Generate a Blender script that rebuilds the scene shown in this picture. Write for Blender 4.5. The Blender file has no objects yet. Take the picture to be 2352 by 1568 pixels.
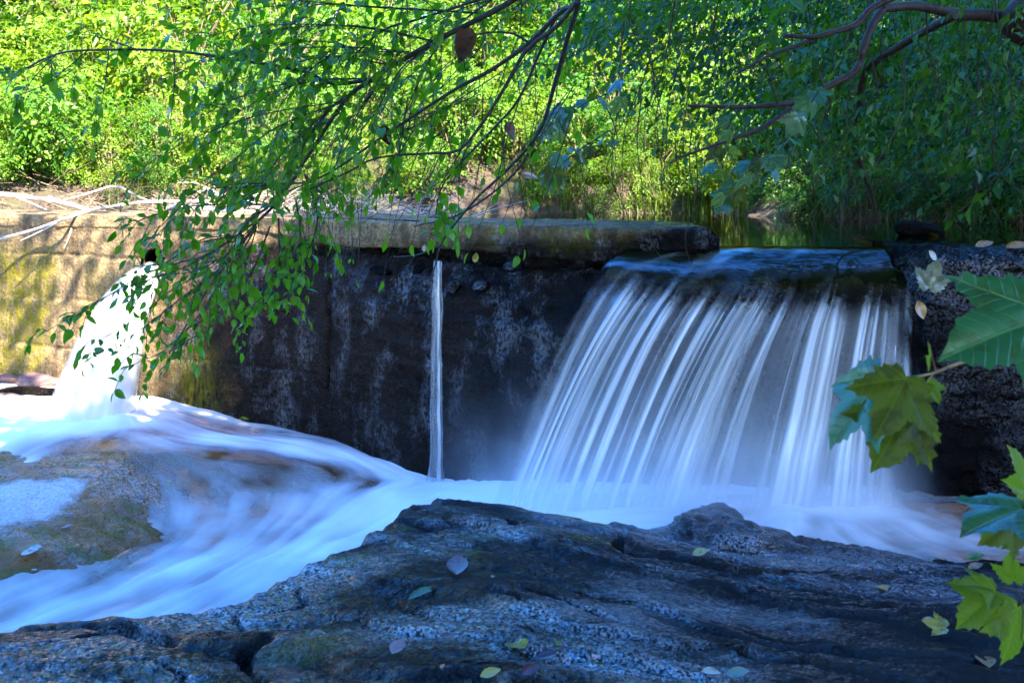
import bpy, math, random
import numpy as np
from mathutils import Vector, Matrix
from mathutils.geometry import delaunay_2d_cdt

random.seed(11)
rng = np.random.default_rng(11)
sc = bpy.context.scene
col = sc.collection

# ------------------------------------------------------------------ camera, sky, sun, exposure
F, HZ, CX, CZ = 2700.0, 360.0, 1176.0, 2.05      # focal length and horizon measured on a 2352 px wide view, eye height in metres
cam_d = bpy.data.cameras.new('camera')
cam = bpy.data.objects.new('camera', cam_d)
col.objects.link(cam)
cam.location = (0, 0, CZ)
cam.rotation_euler = (math.radians(90), 0, 0)
cam_d.sensor_width = 36
cam_d.lens = 36 * F / 2352
cam_d.shift_y = -(784 - HZ) / 2352
cam_d.clip_start, cam_d.clip_end = 0.05, 600
cam_d.dof.use_dof = True
cam_d.dof.focus_distance = 5.6
cam_d.dof.aperture_fstop = 7.0
sc.camera = cam

SUN_AZ, SUN_EL = math.radians(149.5), math.radians(50)
world = bpy.data.worlds.new('World')
sc.world = world
world.use_nodes = True
wn = world.node_tree
wn.nodes.clear()
sky = wn.nodes.new('ShaderNodeTexSky')
sky.sky_type = 'NISHITA'
sky.sun_disc = False
sky.sun_elevation = SUN_EL
sky.sun_rotation = SUN_AZ
sky.air_density = 1.0
sky.dust_density = 0.6
sky.ozone_density = 3.0
hs = wn.nodes.new('ShaderNodeHueSaturation')
hs.inputs['Saturation'].default_value = 1.38
hs.inputs['Hue'].default_value = 0.514
bg = wn.nodes.new('ShaderNodeBackground')
bg.inputs['Strength'].default_value = 0.15
wo = wn.nodes.new('ShaderNodeOutputWorld')
wn.links.new(sky.outputs[0], hs.inputs['Color'])
wn.links.new(hs.outputs[0], bg.inputs[0])
wn.links.new(bg.outputs[0], wo.inputs[0])

sun_dir = Vector((math.sin(SUN_AZ) * math.cos(SUN_EL), math.cos(SUN_AZ) * math.cos(SUN_EL), math.sin(SUN_EL)))
sun_d = bpy.data.lights.new('sun', 'SUN')
sun_d.energy = 3.5
sun_d.angle = math.radians(0.5)
sun_d.color = (1.0, 0.93, 0.80)
sun = bpy.data.objects.new('sun', sun_d)
col.objects.link(sun)
sun.rotation_euler = sun_dir.to_track_quat('Z', 'Y').to_euler()
sun.location = (20, -30, 40)

vs = sc.view_settings
vs.view_transform = 'Standard'
vs.look = 'None'
vs.exposure = 3.75
vs.gamma = 1.0
vs.use_curve_mapping = False
sc.render.engine = 'CYCLES'
sc.cycles.transparent_max_bounces = 24
sc.cycles.max_bounces = 7
sc.cycles.diffuse_bounces = 4
sc.cycles.glossy_bounces = 3
sc.cycles.transmission_bounces = 5
sc.cycles.volume_bounces = 3
sc.cycles.volume_max_steps = 64
sc.cycles.sample_clamp_indirect = 6.0
sc.cycles.caustics_reflective = False
sc.cycles.caustics_refractive = False
sc.cycles.use_denoising = True

# ------------------------------------------------------------------ helpers: projection, noise, interpolation
def P(px, py, d):
    return Vector(((px - CX) / F * d, d, CZ - (py - HZ) / F * d))

_perm = np.random.default_rng(3).permutation(256)
_perm = np.concatenate([_perm, _perm, _perm])
_grad = np.random.default_rng(4).normal(size=(256, 3))
_grad /= np.linalg.norm(_grad, axis=1)[:, None]

def perlin(x, y, z=0.0):
    x, y, z = np.broadcast_arrays(np.asarray(x, float), np.asarray(y, float), np.asarray(z, float))
    xi, yi, zi = np.floor(x).astype(int), np.floor(y).astype(int), np.floor(z).astype(int)
    xf, yf, zf = x - xi, y - yi, z - zi
    u, v, w = [t * t * t * (t * (t * 6 - 15) + 10) for t in (xf, yf, zf)]
    xi, yi, zi = xi & 255, yi & 255, zi & 255
    def g(a, b, c):
        h = _perm[_perm[_perm[(xi + a) & 255] + ((yi + b) & 255)] + ((zi + c) & 255)]
        gr = _grad[h]
        return gr[..., 0] * (xf - a) + gr[..., 1] * (yf - b) + gr[..., 2] * (zf - c)
    l = lambda a, b, t: a + t * (b - a)
    return l(l(l(g(0,0,0), g(1,0,0), u), l(g(0,1,0), g(1,1,0), u), v),
             l(l(g(0,0,1), g(1,0,1), u), l(g(0,1,1), g(1,1,1), u), v), w) * 1.5

def fbm(x, y, z=0.0, o=4, gain=0.5):
    s, a, f = 0.0, 1.0, 1.0
    for _ in range(o):
        s = s + a * perlin(np.asarray(x) * f, np.asarray(y) * f, np.asarray(z) * f + 7.3 * f)
        a *= gain
        f *= 2.03
    return s

def ridge(x, y, z=0.0, o=4, gain=0.5):
    s, a, f = 0.0, 1.0, 1.0
    for _ in range(o):
        s = s + a * (1 - 2 * np.abs(perlin(np.asarray(x) * f, np.asarray(y) * f, np.asarray(z) * f + 3.1 * f)))
        a *= gain
        f *= 2.1
    return s

def sstep(a, b, x):
    t = np.clip((np.asarray(x, float) - a) / (b - a), 0, 1)
    return t * t * (3 - 2 * t)

def tps(pts, vals, lam=1e-3):
    pts, vals = np.asarray(pts, float), np.asarray(vals, float)
    n = len(pts)
    r = np.linalg.norm(pts[:, None] - pts[None], axis=2)
    K = np.where(r > 0, r * r * np.log(np.maximum(r, 1e-9)), 0) + lam * np.eye(n)
    Q = np.c_[np.ones(n), pts]
    A = np.block([[K, Q], [Q.T, np.zeros((3, 3))]])
    w = np.linalg.solve(A, np.r_[vals, 0, 0, 0])
    def f(x, y):
        x, y = np.broadcast_arrays(np.asarray(x, float), np.asarray(y, float))
        out = w[n] + w[n + 1] * x + w[n + 2] * y
        for (a, b), k in zip(pts, w[:n]):
            rr = (x - a) ** 2 + (y - b) ** 2
            out = out + k * 0.5 * rr * np.log(np.maximum(rr, 1e-12))
        return out
    return f

def gauss(pts, vals, s):
    pts, vals = np.asarray(pts, float), np.asarray(vals, float)
    def f(x, y):
        num, den = 0.0, 1e-9
        for (a, b), v in zip(pts, vals):
            k = np.exp(-((x - a) ** 2 + (y - b) ** 2) / (2 * s * s)) + 1e-5 / (0.05 + (x - a) ** 2 + (y - b) ** 2)
            num = num + k * v
            den = den + k
        return num / den
    return f

def img(px, py, z):
    """the point at height z seen at a picture position"""
    d = (CZ - z) * F / (py - HZ)
    return ((px - CX) / F * d, d)

def signed_poly(poly, x, y):
    """distance to a polygon, positive inside"""
    x, y = np.asarray(x, float), np.asarray(y, float)
    inside = np.zeros(x.shape, bool)
    dist = np.full(x.shape, 1e9)
    n = len(poly)
    for i in range(n):
        (x0, y0), (x1, y1) = poly[i], poly[(i + 1) % n]
        c = ((y0 > y) != (y1 > y))
        with np.errstate(divide='ignore', invalid='ignore'):
            xx = (x1 - x0) * (y - y0) / (y1 - y0 + 1e-12) + x0
        inside ^= c & (x < xx)
        t = np.clip(((x - x0) * (x1 - x0) + (y - y0) * (y1 - y0)) / ((x1 - x0) ** 2 + (y1 - y0) ** 2 + 1e-12), 0, 1)
        dist = np.minimum(dist, np.hypot(x - x0 - t * (x1 - x0), y - y0 - t * (y1 - y0)))
    return np.where(inside, dist, -dist)

# ------------------------------------------------------------------ helpers: objects
def tag(o, label=None, cat=None, group=None, kind=None):
    if label: o['label'] = label
    if cat: o['category'] = cat
    if group: o['group'] = group
    if kind: o['kind'] = kind
    return o

def empty(name, loc=(0, 0, 0)):
    o = bpy.data.objects.new(name, None)
    o.location = loc
    o.empty_display_size = 0.1
    col.objects.link(o)
    return o

def link(name, me, parent=None, mat=None, loc=None):
    if mat is not None and not me.materials:
        me.materials.append(mat)
    o = bpy.data.objects.new(name, me)
    col.objects.link(o)
    if parent is not None:
        o.parent = parent
        if loc is None:
            o.location = -Vector(parent.location)      # mesh data is written in world coordinates
    if loc is not None:
        o.location = loc
    return o

def copy_tree(o, parent=None):
    c = o.copy()
    col.objects.link(c)
    if parent is not None: c.parent = parent
    for ch in list(o.children):
        copy_tree(ch, c)
    return c

def mesh_np(name, verts, faces, mat=None, smooth=True, attrs=None, uv=None):
    verts = np.asarray(verts, np.float32)
    if not isinstance(faces, list): faces = [faces]
    faces = [np.asarray(f, np.int32) for f in faces if len(f)]
    me = bpy.data.meshes.new(name)
    me.vertices.add(len(verts))
    me.vertices.foreach_set('co', verts.ravel())
    loops = np.concatenate([f.ravel() for f in faces])
    sizes = np.concatenate([np.full(len(f), f.shape[1], np.int32) for f in faces])
    me.loops.add(len(loops))
    me.loops.foreach_set('vertex_index', loops)
    me.polygons.add(len(sizes))
    me.polygons.foreach_set('loop_start', np.concatenate([[0], np.cumsum(sizes)[:-1]]).astype(np.int32))
    me.polygons.foreach_set('loop_total', sizes)
    me.polygons.foreach_set('use_smooth', np.full(len(sizes), smooth))
    for k, a in (attrs or {}).items():
        at = me.attributes.new(k, 'FLOAT', 'POINT')
        at.data.foreach_set('value', np.asarray(a, np.float32).ravel())
    if uv is not None:
        l = me.uv_layers.new(name='UVMap')
        l.data.foreach_set('uv', np.asarray(uv, np.float32)[loops].ravel())
    me.update()
    me.validate()
    if mat is not None: me.materials.append(mat)
    return me

def grid_faces(nx, ny, keep=None):
    i = np.arange(nx * ny).reshape(nx, ny)
    f = np.stack([i[:-1, :-1], i[1:, :-1], i[1:, 1:], i[:-1, 1:]], -1)
    if keep is not None:
        f = f[keep]
    return f.reshape(-1, 4)

def drop_unused(v, f, attrs=None):
    used = np.zeros(len(v), bool)
    used[f.ravel()] = True
    m = np.cumsum(used) - 1
    return v[used], m[f], {k: np.asarray(a).ravel()[used] for k, a in (attrs or {}).items()}

def smooth_path(pts, step=0.05):
    pts = [np.array(p, float) for p in pts]
    pts = [2 * pts[0] - pts[1]] + pts + [2 * pts[-1] - pts[-2]]
    out = []
    for i in range(1, len(pts) - 2):
        p0, p1, p2, p3 = pts[i - 1:i + 3]
        n = max(2, int(np.linalg.norm(p2 - p1) / step))
        for k in range(n):
            t = k / n
            out.append(0.5 * (2 * p1 + (p2 - p0) * t + (2 * p0 - 5 * p1 + 4 * p2 - p3) * t * t + (3 * p1 - p0 - 3 * p2 + p3) * t ** 3))
    out.append(pts[-2])
    return np.array(out)

class MB:
    """collects tubes and quads for one mesh"""
    def __init__(s):
        s.v, s.f, s.n = [], [], 0
    def add(s, v, f):
        s.v.append(np.asarray(v, float))
        s.f.append(np.asarray(f, int) + s.n)
        s.n += len(v)
    def tube(s, path, r0, r1, k=6, wob=0.12):
        path = np.asarray(path, float)
        n = len(path)
        tan = np.gradient(path, axis=0)
        tan /= np.linalg.norm(tan, axis=1)[:, None] + 1e-9
        up = np.array([0.3, 0.2, 0.93])
        a = np.cross(tan, up)
        a /= np.linalg.norm(a, axis=1)[:, None] + 1e-9
        b = np.cross(tan, a)
        r = np.linspace(r0, r1, n) * (1 + wob * rng.normal(size=n) * 0.6)
        th = np.arange(k) / k * 2 * math.pi
        v = path[:, None] + r[:, None, None] * (a[:, None] * np.cos(th)[None, :, None] + b[:, None] * np.sin(th)[None, :, None])
        v = v.reshape(-1, 3)
        i = np.arange(n * k).reshape(n, k)
        j = np.roll(i, -1, axis=1)
        f = np.stack([i[:-1], j[:-1], j[1:], i[1:]], -1).reshape(-1, 4)
        s.add(v, f)
        for e, idx in ((0, i[0][::-1]), (n - 1, i[-1])):      # closed ends
            c = len(v)
            s.add(np.r_[v[idx], path[e][None]], np.stack([np.arange(k), (np.arange(k) + 1) % k, np.full(k, k), np.full(k, k)], -1)[:, :4])
    def mesh(s, name, mat):
        v = np.concatenate(s.v)
        f = np.concatenate(s.f)
        tri = f[:, 2] == f[:, 3]
        return mesh_np(name, v, [f[~tri], f[tri][:, :3]], mat)

# ------------------------------------------------------------------ helpers: materials
class NT:
    def __init__(s, name):
        s.m = bpy.data.materials.new(name)
        s.m.use_nodes = True
        s.t = s.m.node_tree
        s.t.nodes.clear()
        s.out = s.t.nodes.new('ShaderNodeOutputMaterial')
    def __call__(s, typ, ins=None, **props):
        n = s.t.nodes.new('ShaderNode' + typ)
        for k, v in props.items(): setattr(n, k, v)
        for k, v in (ins or {}).items(): s.put(n.inputs[k], v)
        return n
    def put(s, sock, v):
        if isinstance(v, bpy.types.NodeSocket): s.t.links.new(v, sock)
        elif isinstance(v, bpy.types.Node): s.t.links.new(v.outputs[0], sock)
        else: sock.default_value = v
    def math(s, op, a, b=0.0, c=None, clamp=False):
        n = s('Math', {0: a, 1: b}, operation=op, use_clamp=clamp)
        if c is not None: s.put(n.inputs[2], c)
        return n.outputs[0]
    def mix(s, fac, a, b, blend='MIX'):
        n = s.t.nodes.new('ShaderNodeMix')
        n.data_type = 'RGBA'
        n.blend_type = blend
        s.put(n.inputs[0], fac)
        s.put(n.inputs[6], a)
        s.put(n.inputs[7], b)
        return n.outputs[2]
    def ramp(s, fac, *stops):
        n = s('ValToRGB', {0: fac})
        e = n.color_ramp.elements
        while len(e) < len(stops): e.new(0.5)
        for el, (p, c) in zip(e, stops):
            el.position = p
            el.color = c if isinstance(c, tuple) else (c, c, c, 1)
        return n.outputs[0]
    def attr(s, name):
        return s('Attribute', attribute_name=name).outputs['Fac']
    def noise(s, scale, detail=4, rough=0.55, vec=None, dist=0.0):
        n = s('TexNoise', {'Scale': scale, 'Detail': detail, 'Roughness': rough, 'Distortion': dist})
        s.put(n.inputs['Vector'], vec if vec is not None else s.pos())
        return n.outputs['Fac']
    def pos(s):
        return s('NewGeometry').outputs['Position']
    def scaled(s, v):
        return s('VectorMath', {0: s.pos(), 1: v}, operation='MULTIPLY').outputs[0]
    def done(s, sh):
        s.put(s.out.inputs['Surface'], sh)
        return s.m

def rgb(r, g, b): return (r, g, b, 1)

def leaf_mat(name, c0, c1, c2, trans=0.45, rough=0.35, spec=0.5, veins=False, tcol=None, patch=None):
    t = NT(name)
    f = t.attr('tint')
    oi = t('ObjectInfo').outputs['Random']
    f2 = t.math('FRACT', t.math('ADD', f, oi))
    c = t.ramp(f2, (0.0, c0), (0.5, c1), (1.0, c2))
    nz = t.noise(35, 3)
    c = t.mix(t.math('MULTIPLY', nz, 0.35), c, c0)
    if patch:
        c = t.mix(t.ramp(t.noise(22, 3, 0.6), (0.52, 0.0), (0.60, 1.0)), c, patch)
    nrm = None
    if veins:
        uvn = t('UVMap')
        sep = t('SeparateXYZ', {0: uvn.outputs[0]})
        ax = t.math('ABSOLUTE', sep.outputs[0])
        y = sep.outputs[1]
        d2 = t.math('ABSOLUTE', t.math('SUBTRACT', t.math('MULTIPLY', ax, 0.62), t.math('MULTIPLY', y, 0.78)))
        d3 = t.math('ABSOLUTE', t.math('ADD', t.math('MULTIPLY', ax, 0.10), t.math('MULTIPLY', y, 0.99)))
        d3 = t.math('ADD', d3, t.math('MULTIPLY', t.math('LESS_THAN', ax, 0.02), 1.0))
        dm = t.math('MINIMUM', t.math('MINIMUM', ax, d2), d3)
        along2 = t.math('ADD', t.math('MULTIPLY', ax, .78), t.math('MULTIPLY', y, .62))
        pick = t.math('LESS_THAN', ax, d2)
        al = t.math('ADD', t.math('MULTIPLY', pick, y), t.math('MULTIPLY', t.math('SUBTRACT', 1.0, pick), along2))
        dd = t.math('MINIMUM', ax, d2)
        wv = t.math('SUBTRACT', t.math('SUBTRACT', al, t.math('MULTIPLY', dd, .62)), t.math('MULTIPLY', t.math('MULTIPLY', dd, dd), .5))
        sec = t.math('SINE', t.math('ADD', t.math('MULTIPLY', wv, 50), t.math('MULTIPLY', t.noise(18, 2), 1.6)))
        sec = t.math('MULTIPLY', t.math('POWER', t.math('MAXIMUM', sec, 0.0), 30), 0.5)
        main = t.math('SUBTRACT', 1.0, t.math('DIVIDE', dm, 0.014), clamp=True)
        v = t.math('MAXIMUM', main, sec, clamp=True)
        c = t.mix(t.math('MULTIPLY', v, 0.55), c, rgb(min(c1[0] * 2.4 + .05, .5), min(c1[1] * 1.9 + .05, .5), c1[2] * 1.6 + .02))
        bmp = t('Bump', {'Strength': 0.6, 'Distance': 0.004, 'Height': t.math('MULTIPLY', v, -1.0)})
        nrm = bmp.outputs[0]
    p = t('BsdfPrincipled', {'Base Color': c, 'Roughness': rough, 'Specular IOR Level': spec})
    if nrm is not None: t.put(p.inputs['Normal'], nrm)
    tc = t.mix(1.0, c, tcol or rgb(1.6, 1.5, 0.5), 'MULTIPLY')
    tr = t('BsdfTranslucent', {'Color': tc})
    mx = t('MixShader', {0: trans, 1: p.outputs[0], 2: tr.outputs[0]})
    return t.done(mx.outputs[0])

def bark_mat(name, c0, c1, rough=0.8, scale=40):
    t = NT(name)
    nz = t.noise(scale, 5, 0.6)
    n2 = t.noise(scale * .25, 3)
    c = t.mix(t.ramp(nz, (0.35, 0.0), (0.65, 1.0)), c0, c1)
    c = t.mix(t.math('MULTIPLY', n2, 0.4), c, rgb(c0[0] * .5, c0[1] * .5, c0[2] * .5))
    b = t('Bump', {'Strength': 0.5, 'Distance': 0.006, 'Height': nz})
    p = t('BsdfPrincipled', {'Base Color': c, 'Roughness': rough, 'Normal': b.outputs[0], 'Specular IOR Level': 0.3})
    return t.done(p.outputs[0])

M = {}
M['bark_grey'] = bark_mat('grey_bark', rgb(.018, .016, .015), rgb(.05, .045, .04), .6)
M['bark_brown'] = bark_mat('brown_bark', rgb(.022, .013, .008), rgb(.07, .04, .026), .65)
M['bark_trunk'] = bark_mat('trunk_bark', rgb(.05, .035, .025), rgb(.17, .11, .07), .9, 18)
M['deadwood'] = bark_mat('bleached_wood', rgb(.32, .26, .21), rgb(.62, .55, .48), .8, 55)
M['deadwood_tan'] = bark_mat('tan_wood', rgb(.25, .16, .09), rgb(.45, .32, .2), .8, 55)
M['dry_stick'] = bark_mat('dry_stick', rgb(.12, .08, .05), rgb(.3, .22, .14), .9, 60)
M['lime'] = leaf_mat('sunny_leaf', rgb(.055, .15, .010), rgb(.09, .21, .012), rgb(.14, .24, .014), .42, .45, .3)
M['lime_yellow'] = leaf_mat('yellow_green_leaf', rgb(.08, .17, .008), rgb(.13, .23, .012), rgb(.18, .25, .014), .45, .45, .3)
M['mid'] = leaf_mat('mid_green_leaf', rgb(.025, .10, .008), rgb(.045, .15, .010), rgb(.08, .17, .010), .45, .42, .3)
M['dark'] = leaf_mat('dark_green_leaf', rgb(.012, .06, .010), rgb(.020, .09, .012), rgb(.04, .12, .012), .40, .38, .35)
M['hang'] = leaf_mat('glossy_leaf', rgb(.045, .16, .006), rgb(.07, .22, .007), rgb(.12, .26, .008), .5, .36, .38)
M['syc'] = leaf_mat('sycamore_leaf', rgb(.02, .11, .045), rgb(.028, .14, .055), rgb(.04, .15, .05), .32, .35, .5, True, rgb(1.6, 1.4, .4), rgb(.03, .10, .03))
M['syc_olive'] = leaf_mat('sycamore_leaf_underside', rgb(.075, .105, .006), rgb(.09, .12, .008), rgb(.10, .125, .008), .5, .5, .35, True, rgb(1.5, 1.4, .35), rgb(.045, .06, .006))
M['syc_bright'] = leaf_mat('sycamore_leaf_bright', rgb(.12, .19, .010), rgb(.13, .21, .012), rgb(.15, .22, .014), .5, .5, .35, True, rgb(1.5, 1.4, .35))
M['syc_blue'] = leaf_mat('sycamore_leaf_pale', rgb(.05, .12, .06), rgb(.07, .14, .075), rgb(.09, .16, .09), .35, .28, .6)
for nm, c in (('brown', (.14, .06, .03)), ('pink', (.28, .16, .14)), ('yellow', (.42, .36, .07)), ('orange', (.42, .2, .03)), ('green', (.1, .19, .03)),
              ('red', (.11, .025, .025)), ('pale', (.5, .44, .34)), ('grey', (.2, .24, .15)), ('tan', (.33, .2, .1))):
    k = lambda q: rgb(*(min(1, x * q) for x in c))
    M['f_' + nm] = leaf_mat('fallen_leaf_' + nm, k(.7), k(1), k(1.2), .2, .22, .6, False, rgb(1, 1, .8), k(.5))
M['grass'] = leaf_mat('grass_blade', rgb(.07, .13, .015), rgb(.10, .17, .02), rgb(.15, .17, .03), .45, .45, .3)

def rock_mat(name, base, wet_rough=0.16, bump=0.5, scale=55, moss_col=rgb(.05, .052, .004), ior=1.5):
    """wet dark stone; attributes: moss 0..1, dry 0..1"""
    t = NT(name)
    n1, n2, n3 = t.noise(3.5, 5, .6), t.noise(scale, 3, .6), t.noise(scale * 3.0, 2, .6)
    c = t.mix(t.ramp(n1, (.35, 0.), (.7, 1.)), base, rgb(base[0] * 1.8 + .0015, base[1] * 1.6 + .001, base[2] * 1.4 + .0005))
    c = t.mix(t.ramp(n2, (.58, 0.), (.75, .5)), c, rgb(.006, .0045, .004))
    moss = t.math('MULTIPLY', t.attr('moss'), t.ramp(n2, (.3, .35), (.6, 1.)), clamp=True)
    c = t.mix(moss, c, t.mix(n3, moss_col, rgb(moss_col[0] * 2.0, moss_col[1] * 1.8, moss_col[2])))
    dry = t.attr('dry')
    dryc = t.mix(t.ramp(n2, (.3, 0.), (.7, 1.)), rgb(.42, .37, .34), rgb(.62, .57, .53))  # pale dry stone, lightened further to stand for sun dapples
    c = t.mix(dry, c, dryc)
    nm = t.noise(scale * .22, 4, .55)
    film = t.ramp(t.noise(2.3, 5, .65), (.36, .35), (.56, 1.))
    b0 = t('Bump', {'Strength': .9, 'Distance': 0.06, 'Height': nm})
    b = t('Bump', {'Strength': t.math('MULTIPLY', film, bump), 'Distance': 0.016, 'Height': t.math('ADD', n2, t.math('MULTIPLY', n3, .35)), 'Normal': b0.outputs[0]})
    rough = t.math('ADD', t.math('MULTIPLY', t.math('ADD', t.math('MULTIPLY', moss, .6), t.math('MULTIPLY', dry, 1.6)), .30), t.math('ADD', wet_rough, t.math('MULTIPLY', n1, .12)), clamp=True)
    soft = t.math('SUBTRACT', 1.0, t.math('ADD', t.math('MULTIPLY', moss, .6), t.math('MULTIPLY', dry, .8)), clamp=True)
    patch = t.ramp(t.noise(.8, 6, .60, t('Mapping', {'Vector': t.pos(), 'Rotation': (0, 0, math.radians(27)), 'Scale': (1.0, 1.5, 1.2)}).outputs[0]), (.485, .01), (.63, 1.))
    pits = t.ramp(n2, (.41, .04), (.54, 1.))
    film2 = t.math('MULTIPLY', t.math('MULTIPLY', patch, pits), soft)
    p = t('BsdfPrincipled', {'Base Color': c, 'Roughness': rough, 'Normal': b.outputs[0], 'Specular IOR Level': t.math('ADD', .03, t.math('MULTIPLY', film2, .97)), 'IOR': ior})
    return t.done(p.outputs[0])

M['ledge'] = rock_mat('wet_black_rock', rgb(.002, .0018, .002), .055, 1.0, 95, ior=2.7)
M['rock_dark'] = rock_mat('wet_dark_stone', rgb(.0025, .0022, .0024), .12, .8, 60, ior=1.5)
M['bed'] = rock_mat('streambed_rock', rgb(.36, .16, .05), .2, .4, 40, rgb(.06, .055, .006))
M['slab'] = rock_mat('mossy_slab', rgb(.15, .078, .028), .09, .8, 60, rgb(.075, .068, .006), ior=1.9)
M['stone_pink'] = rock_mat('pinkish_stone', rgb(.16, .10, .09), .5, .4, 40)

def wall_mat():
    """concrete; attributes wet 0..1 and moss 0..1"""
    t = NT('weathered_concrete')
    wet, moss = t.attr('wet'), t.attr('moss')
    n1 = t.noise(5, 5, .65, t.scaled((1, 1, .5)))
    n2, n3 = t.noise(60, 6, .7), t.noise(150, 3, .6)
    stk = t.noise(9, 5, .65, t.scaled((1, 1, .08)))
    dryc = t.mix(t.ramp(n2, (.35, 0.), (.62, 1.)), rgb(.13, .080, .034), rgb(.36, .25, .13))
    dryc = t.mix(t.ramp(stk, (.46, 0.), (.62, .8)), dryc, rgb(.075, .052, .033))
    dryc = t.mix(t.ramp(n1, (.5, 0.), (.72, .5)), dryc, rgb(.05, .037, .027))
    wetc = t.mix(t.ramp(n2, (.35, 0.), (.7, 1.)), rgb(.004, .003, .0028), rgb(.026, .017, .012))
    wetc = t.mix(t.ramp(stk, (.4, 0.), (.7, .7)), wetc, rgb(.020, .012, .008))
    c = t.mix(wet, dryc, wetc)
    mm = t.math('MULTIPLY', moss, t.ramp(t.noise(40, 4, .7, t.scaled((1, 1, .25))), (.38, 0.), (.58, 1.)), clamp=True)
    c = t.mix(mm, c, t.mix(n1, rgb(.08, .085, .005), rgb(.20, .16, .008)))
    soak = t.attr('soak')
    c = t.mix(soak, c, t.mix(n2, rgb(.002, .0017, .0018), rgb(.007, .0055, .005)))
    b = t('Bump', {'Strength': 1.0, 'Distance': .025, 'Height': t.math('ADD', n2, t.math('MULTIPLY', n3, .4))})
    r = t.math('SUBTRACT', .85, t.math('ADD', t.math('MULTIPLY', wet, .52), t.math('MULTIPLY', soak, .22)))
    vert = t.noise(60, 4, .65, t.scaled((1, 1, .55)))
    b0 = t('Bump', {'Strength': .6, 'Distance': .05, 'Height': t.noise(13, 4, .6)})
    b = t('Bump', {'Strength': .7, 'Distance': .014, 'Height': t.math('ADD', n2, vert), 'Normal': b0.outputs[0]})
    sheen = t.math('ADD', t.math('MULTIPLY', t.ramp(n1, (.50, .0), (.66, .9)), t.ramp(vert, (.44, .05), (.56, 1.))), t.ramp(n3, (.62, 0.), (.70, .9)))
    p = t('BsdfPrincipled', {'Base Color': c, 'Roughness': r, 'Normal': b.outputs[0], 'IOR': 1.6, 'Specular IOR Level': t.math('ADD', .03, t.math('MULTIPLY', sheen, wet), clamp=True)})
    return t.done(p.outputs[0])
M['wall'] = wall_mat()

def ground_mat():
    t = NT('leaf_litter_soil')
    n1, n2 = t.noise(3, 5), t.noise(45, 5, .65)
    c = t.mix(t.ramp(n2, (.35, 0.), (.65, 1.)), rgb(.02, .012, .008), rgb(.07, .042, .025))
    c = t.mix(t.ramp(n1, (.45, 0.), (.7, .7)), c, rgb(.05, .055, .015))
    b = t('Bump', {'Strength': .7, 'Distance': .03, 'Height': n2})
    p = t('BsdfPrincipled', {'Base Color': c, 'Roughness': .9, 'Normal': b.outputs[0]})
    return t.done(p.outputs[0])
M['soil'] = ground_mat()

def pond_mat(name='pond_surface', shine=1.0):
    t = NT(name)
    nz = t.noise(2.2, 3, .5, t.scaled((.7, 2.4, 1)))
    b = t('Bump', {'Strength': .05, 'Distance': .03, 'Height': nz})
    gl = t('BsdfGlossy', {'Color': rgb(1, 1, 1), 'Roughness': .03, 'Normal': b.outputs[0]})
    tr = t('BsdfTransparent', {'Color': rgb(.30, .28, .12)})
    df = t('BsdfDiffuse', {'Color': rgb(.012, .015, .004)})
    fr = t('Fresnel', {'IOR': 1.33, 'Normal': b.outputs[0]})
    m1 = t('MixShader', {0: .6, 1: tr.outputs[0], 2: df.outputs[0]})
    m2 = t('MixShader', {0: t.math('MULTIPLY', fr.outputs[0], shine), 1: m1.outputs[0], 2: gl.outputs[0]})
    return t.done(m2.outputs[0])
M['pond'] = pond_mat()
M['pond_lip'] = pond_mat('sliding_water', .09)

def stream_mat():
    """running water: attribute foam is how white the moving water is"""
    t = NT('running_water')
    foam = t.attr('foam')
    fine = t.noise(60, 3, .5)
    b = t('Bump', {'Strength': .15, 'Distance': .01, 'Height': t.attr('flow')})
    gl = t('BsdfGlossy', {'Color': rgb(1, 1, 1), 'Roughness': .12, 'Normal': b.outputs[0]})
    tr = t('BsdfTransparent', {'Color': rgb(.88, .80, .70)})
    fr = t('Fresnel', {'IOR': 1.33, 'Normal': b.outputs[0]})
    clear = t('MixShader', {0: t.math('MULTIPLY', fr.outputs[0], .3), 1: tr.outputs[0], 2: gl.outputs[0]})
    df = t('BsdfDiffuse', {'Color': rgb(.93, .91, .87)})
    m = t('MixShader', {0: foam, 1: clear.outputs[0], 2: df.outputs[0]})
    return t.done(m.outputs[0])
M['stream'] = stream_mat()

def fall_mat(name, edge=False, col_=rgb(.93, .91, .87)):
    """falling water; attribute dens is the density of the moving strands"""
    t = NT(name)
    dens = t.attr('dens')
    if edge:
        lw = t('LayerWeight', {'Blend': .5}).outputs['Facing']
        dens = t.math('MULTIPLY', dens, t.ramp(lw, (.25, 1.0), (.95, 0.0)))
    df = t('BsdfDiffuse', {'Color': col_})
    tl = t('BsdfTranslucent', {'Color': col_})
    gl = t('BsdfGlossy', {'Roughness': .14})
    white = t('MixShader', {0: .35, 1: df.outputs[0], 2: tl.outputs[0]})
    white = t('MixShader', {0: .06, 1: white.outputs[0], 2: gl.outputs[0]})
    tr = t('BsdfTransparent', {'Color': rgb(.93, .94, .95)})
    fr = t('Fresnel', {'IOR': 1.33}).outputs[0]
    clear = t('MixShader', {0: t.math('MULTIPLY', fr, t.attr('sheen')), 1: tr.outputs[0], 2: gl.outputs[0]})
    m = t('MixShader', {0: dens, 1: clear.outputs[0], 2: white.outputs[0]})
    return t.done(m.outputs[0])
M['fall'] = fall_mat('falling_water')
M['jet'] = fall_mat('jet_water', True)

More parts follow.
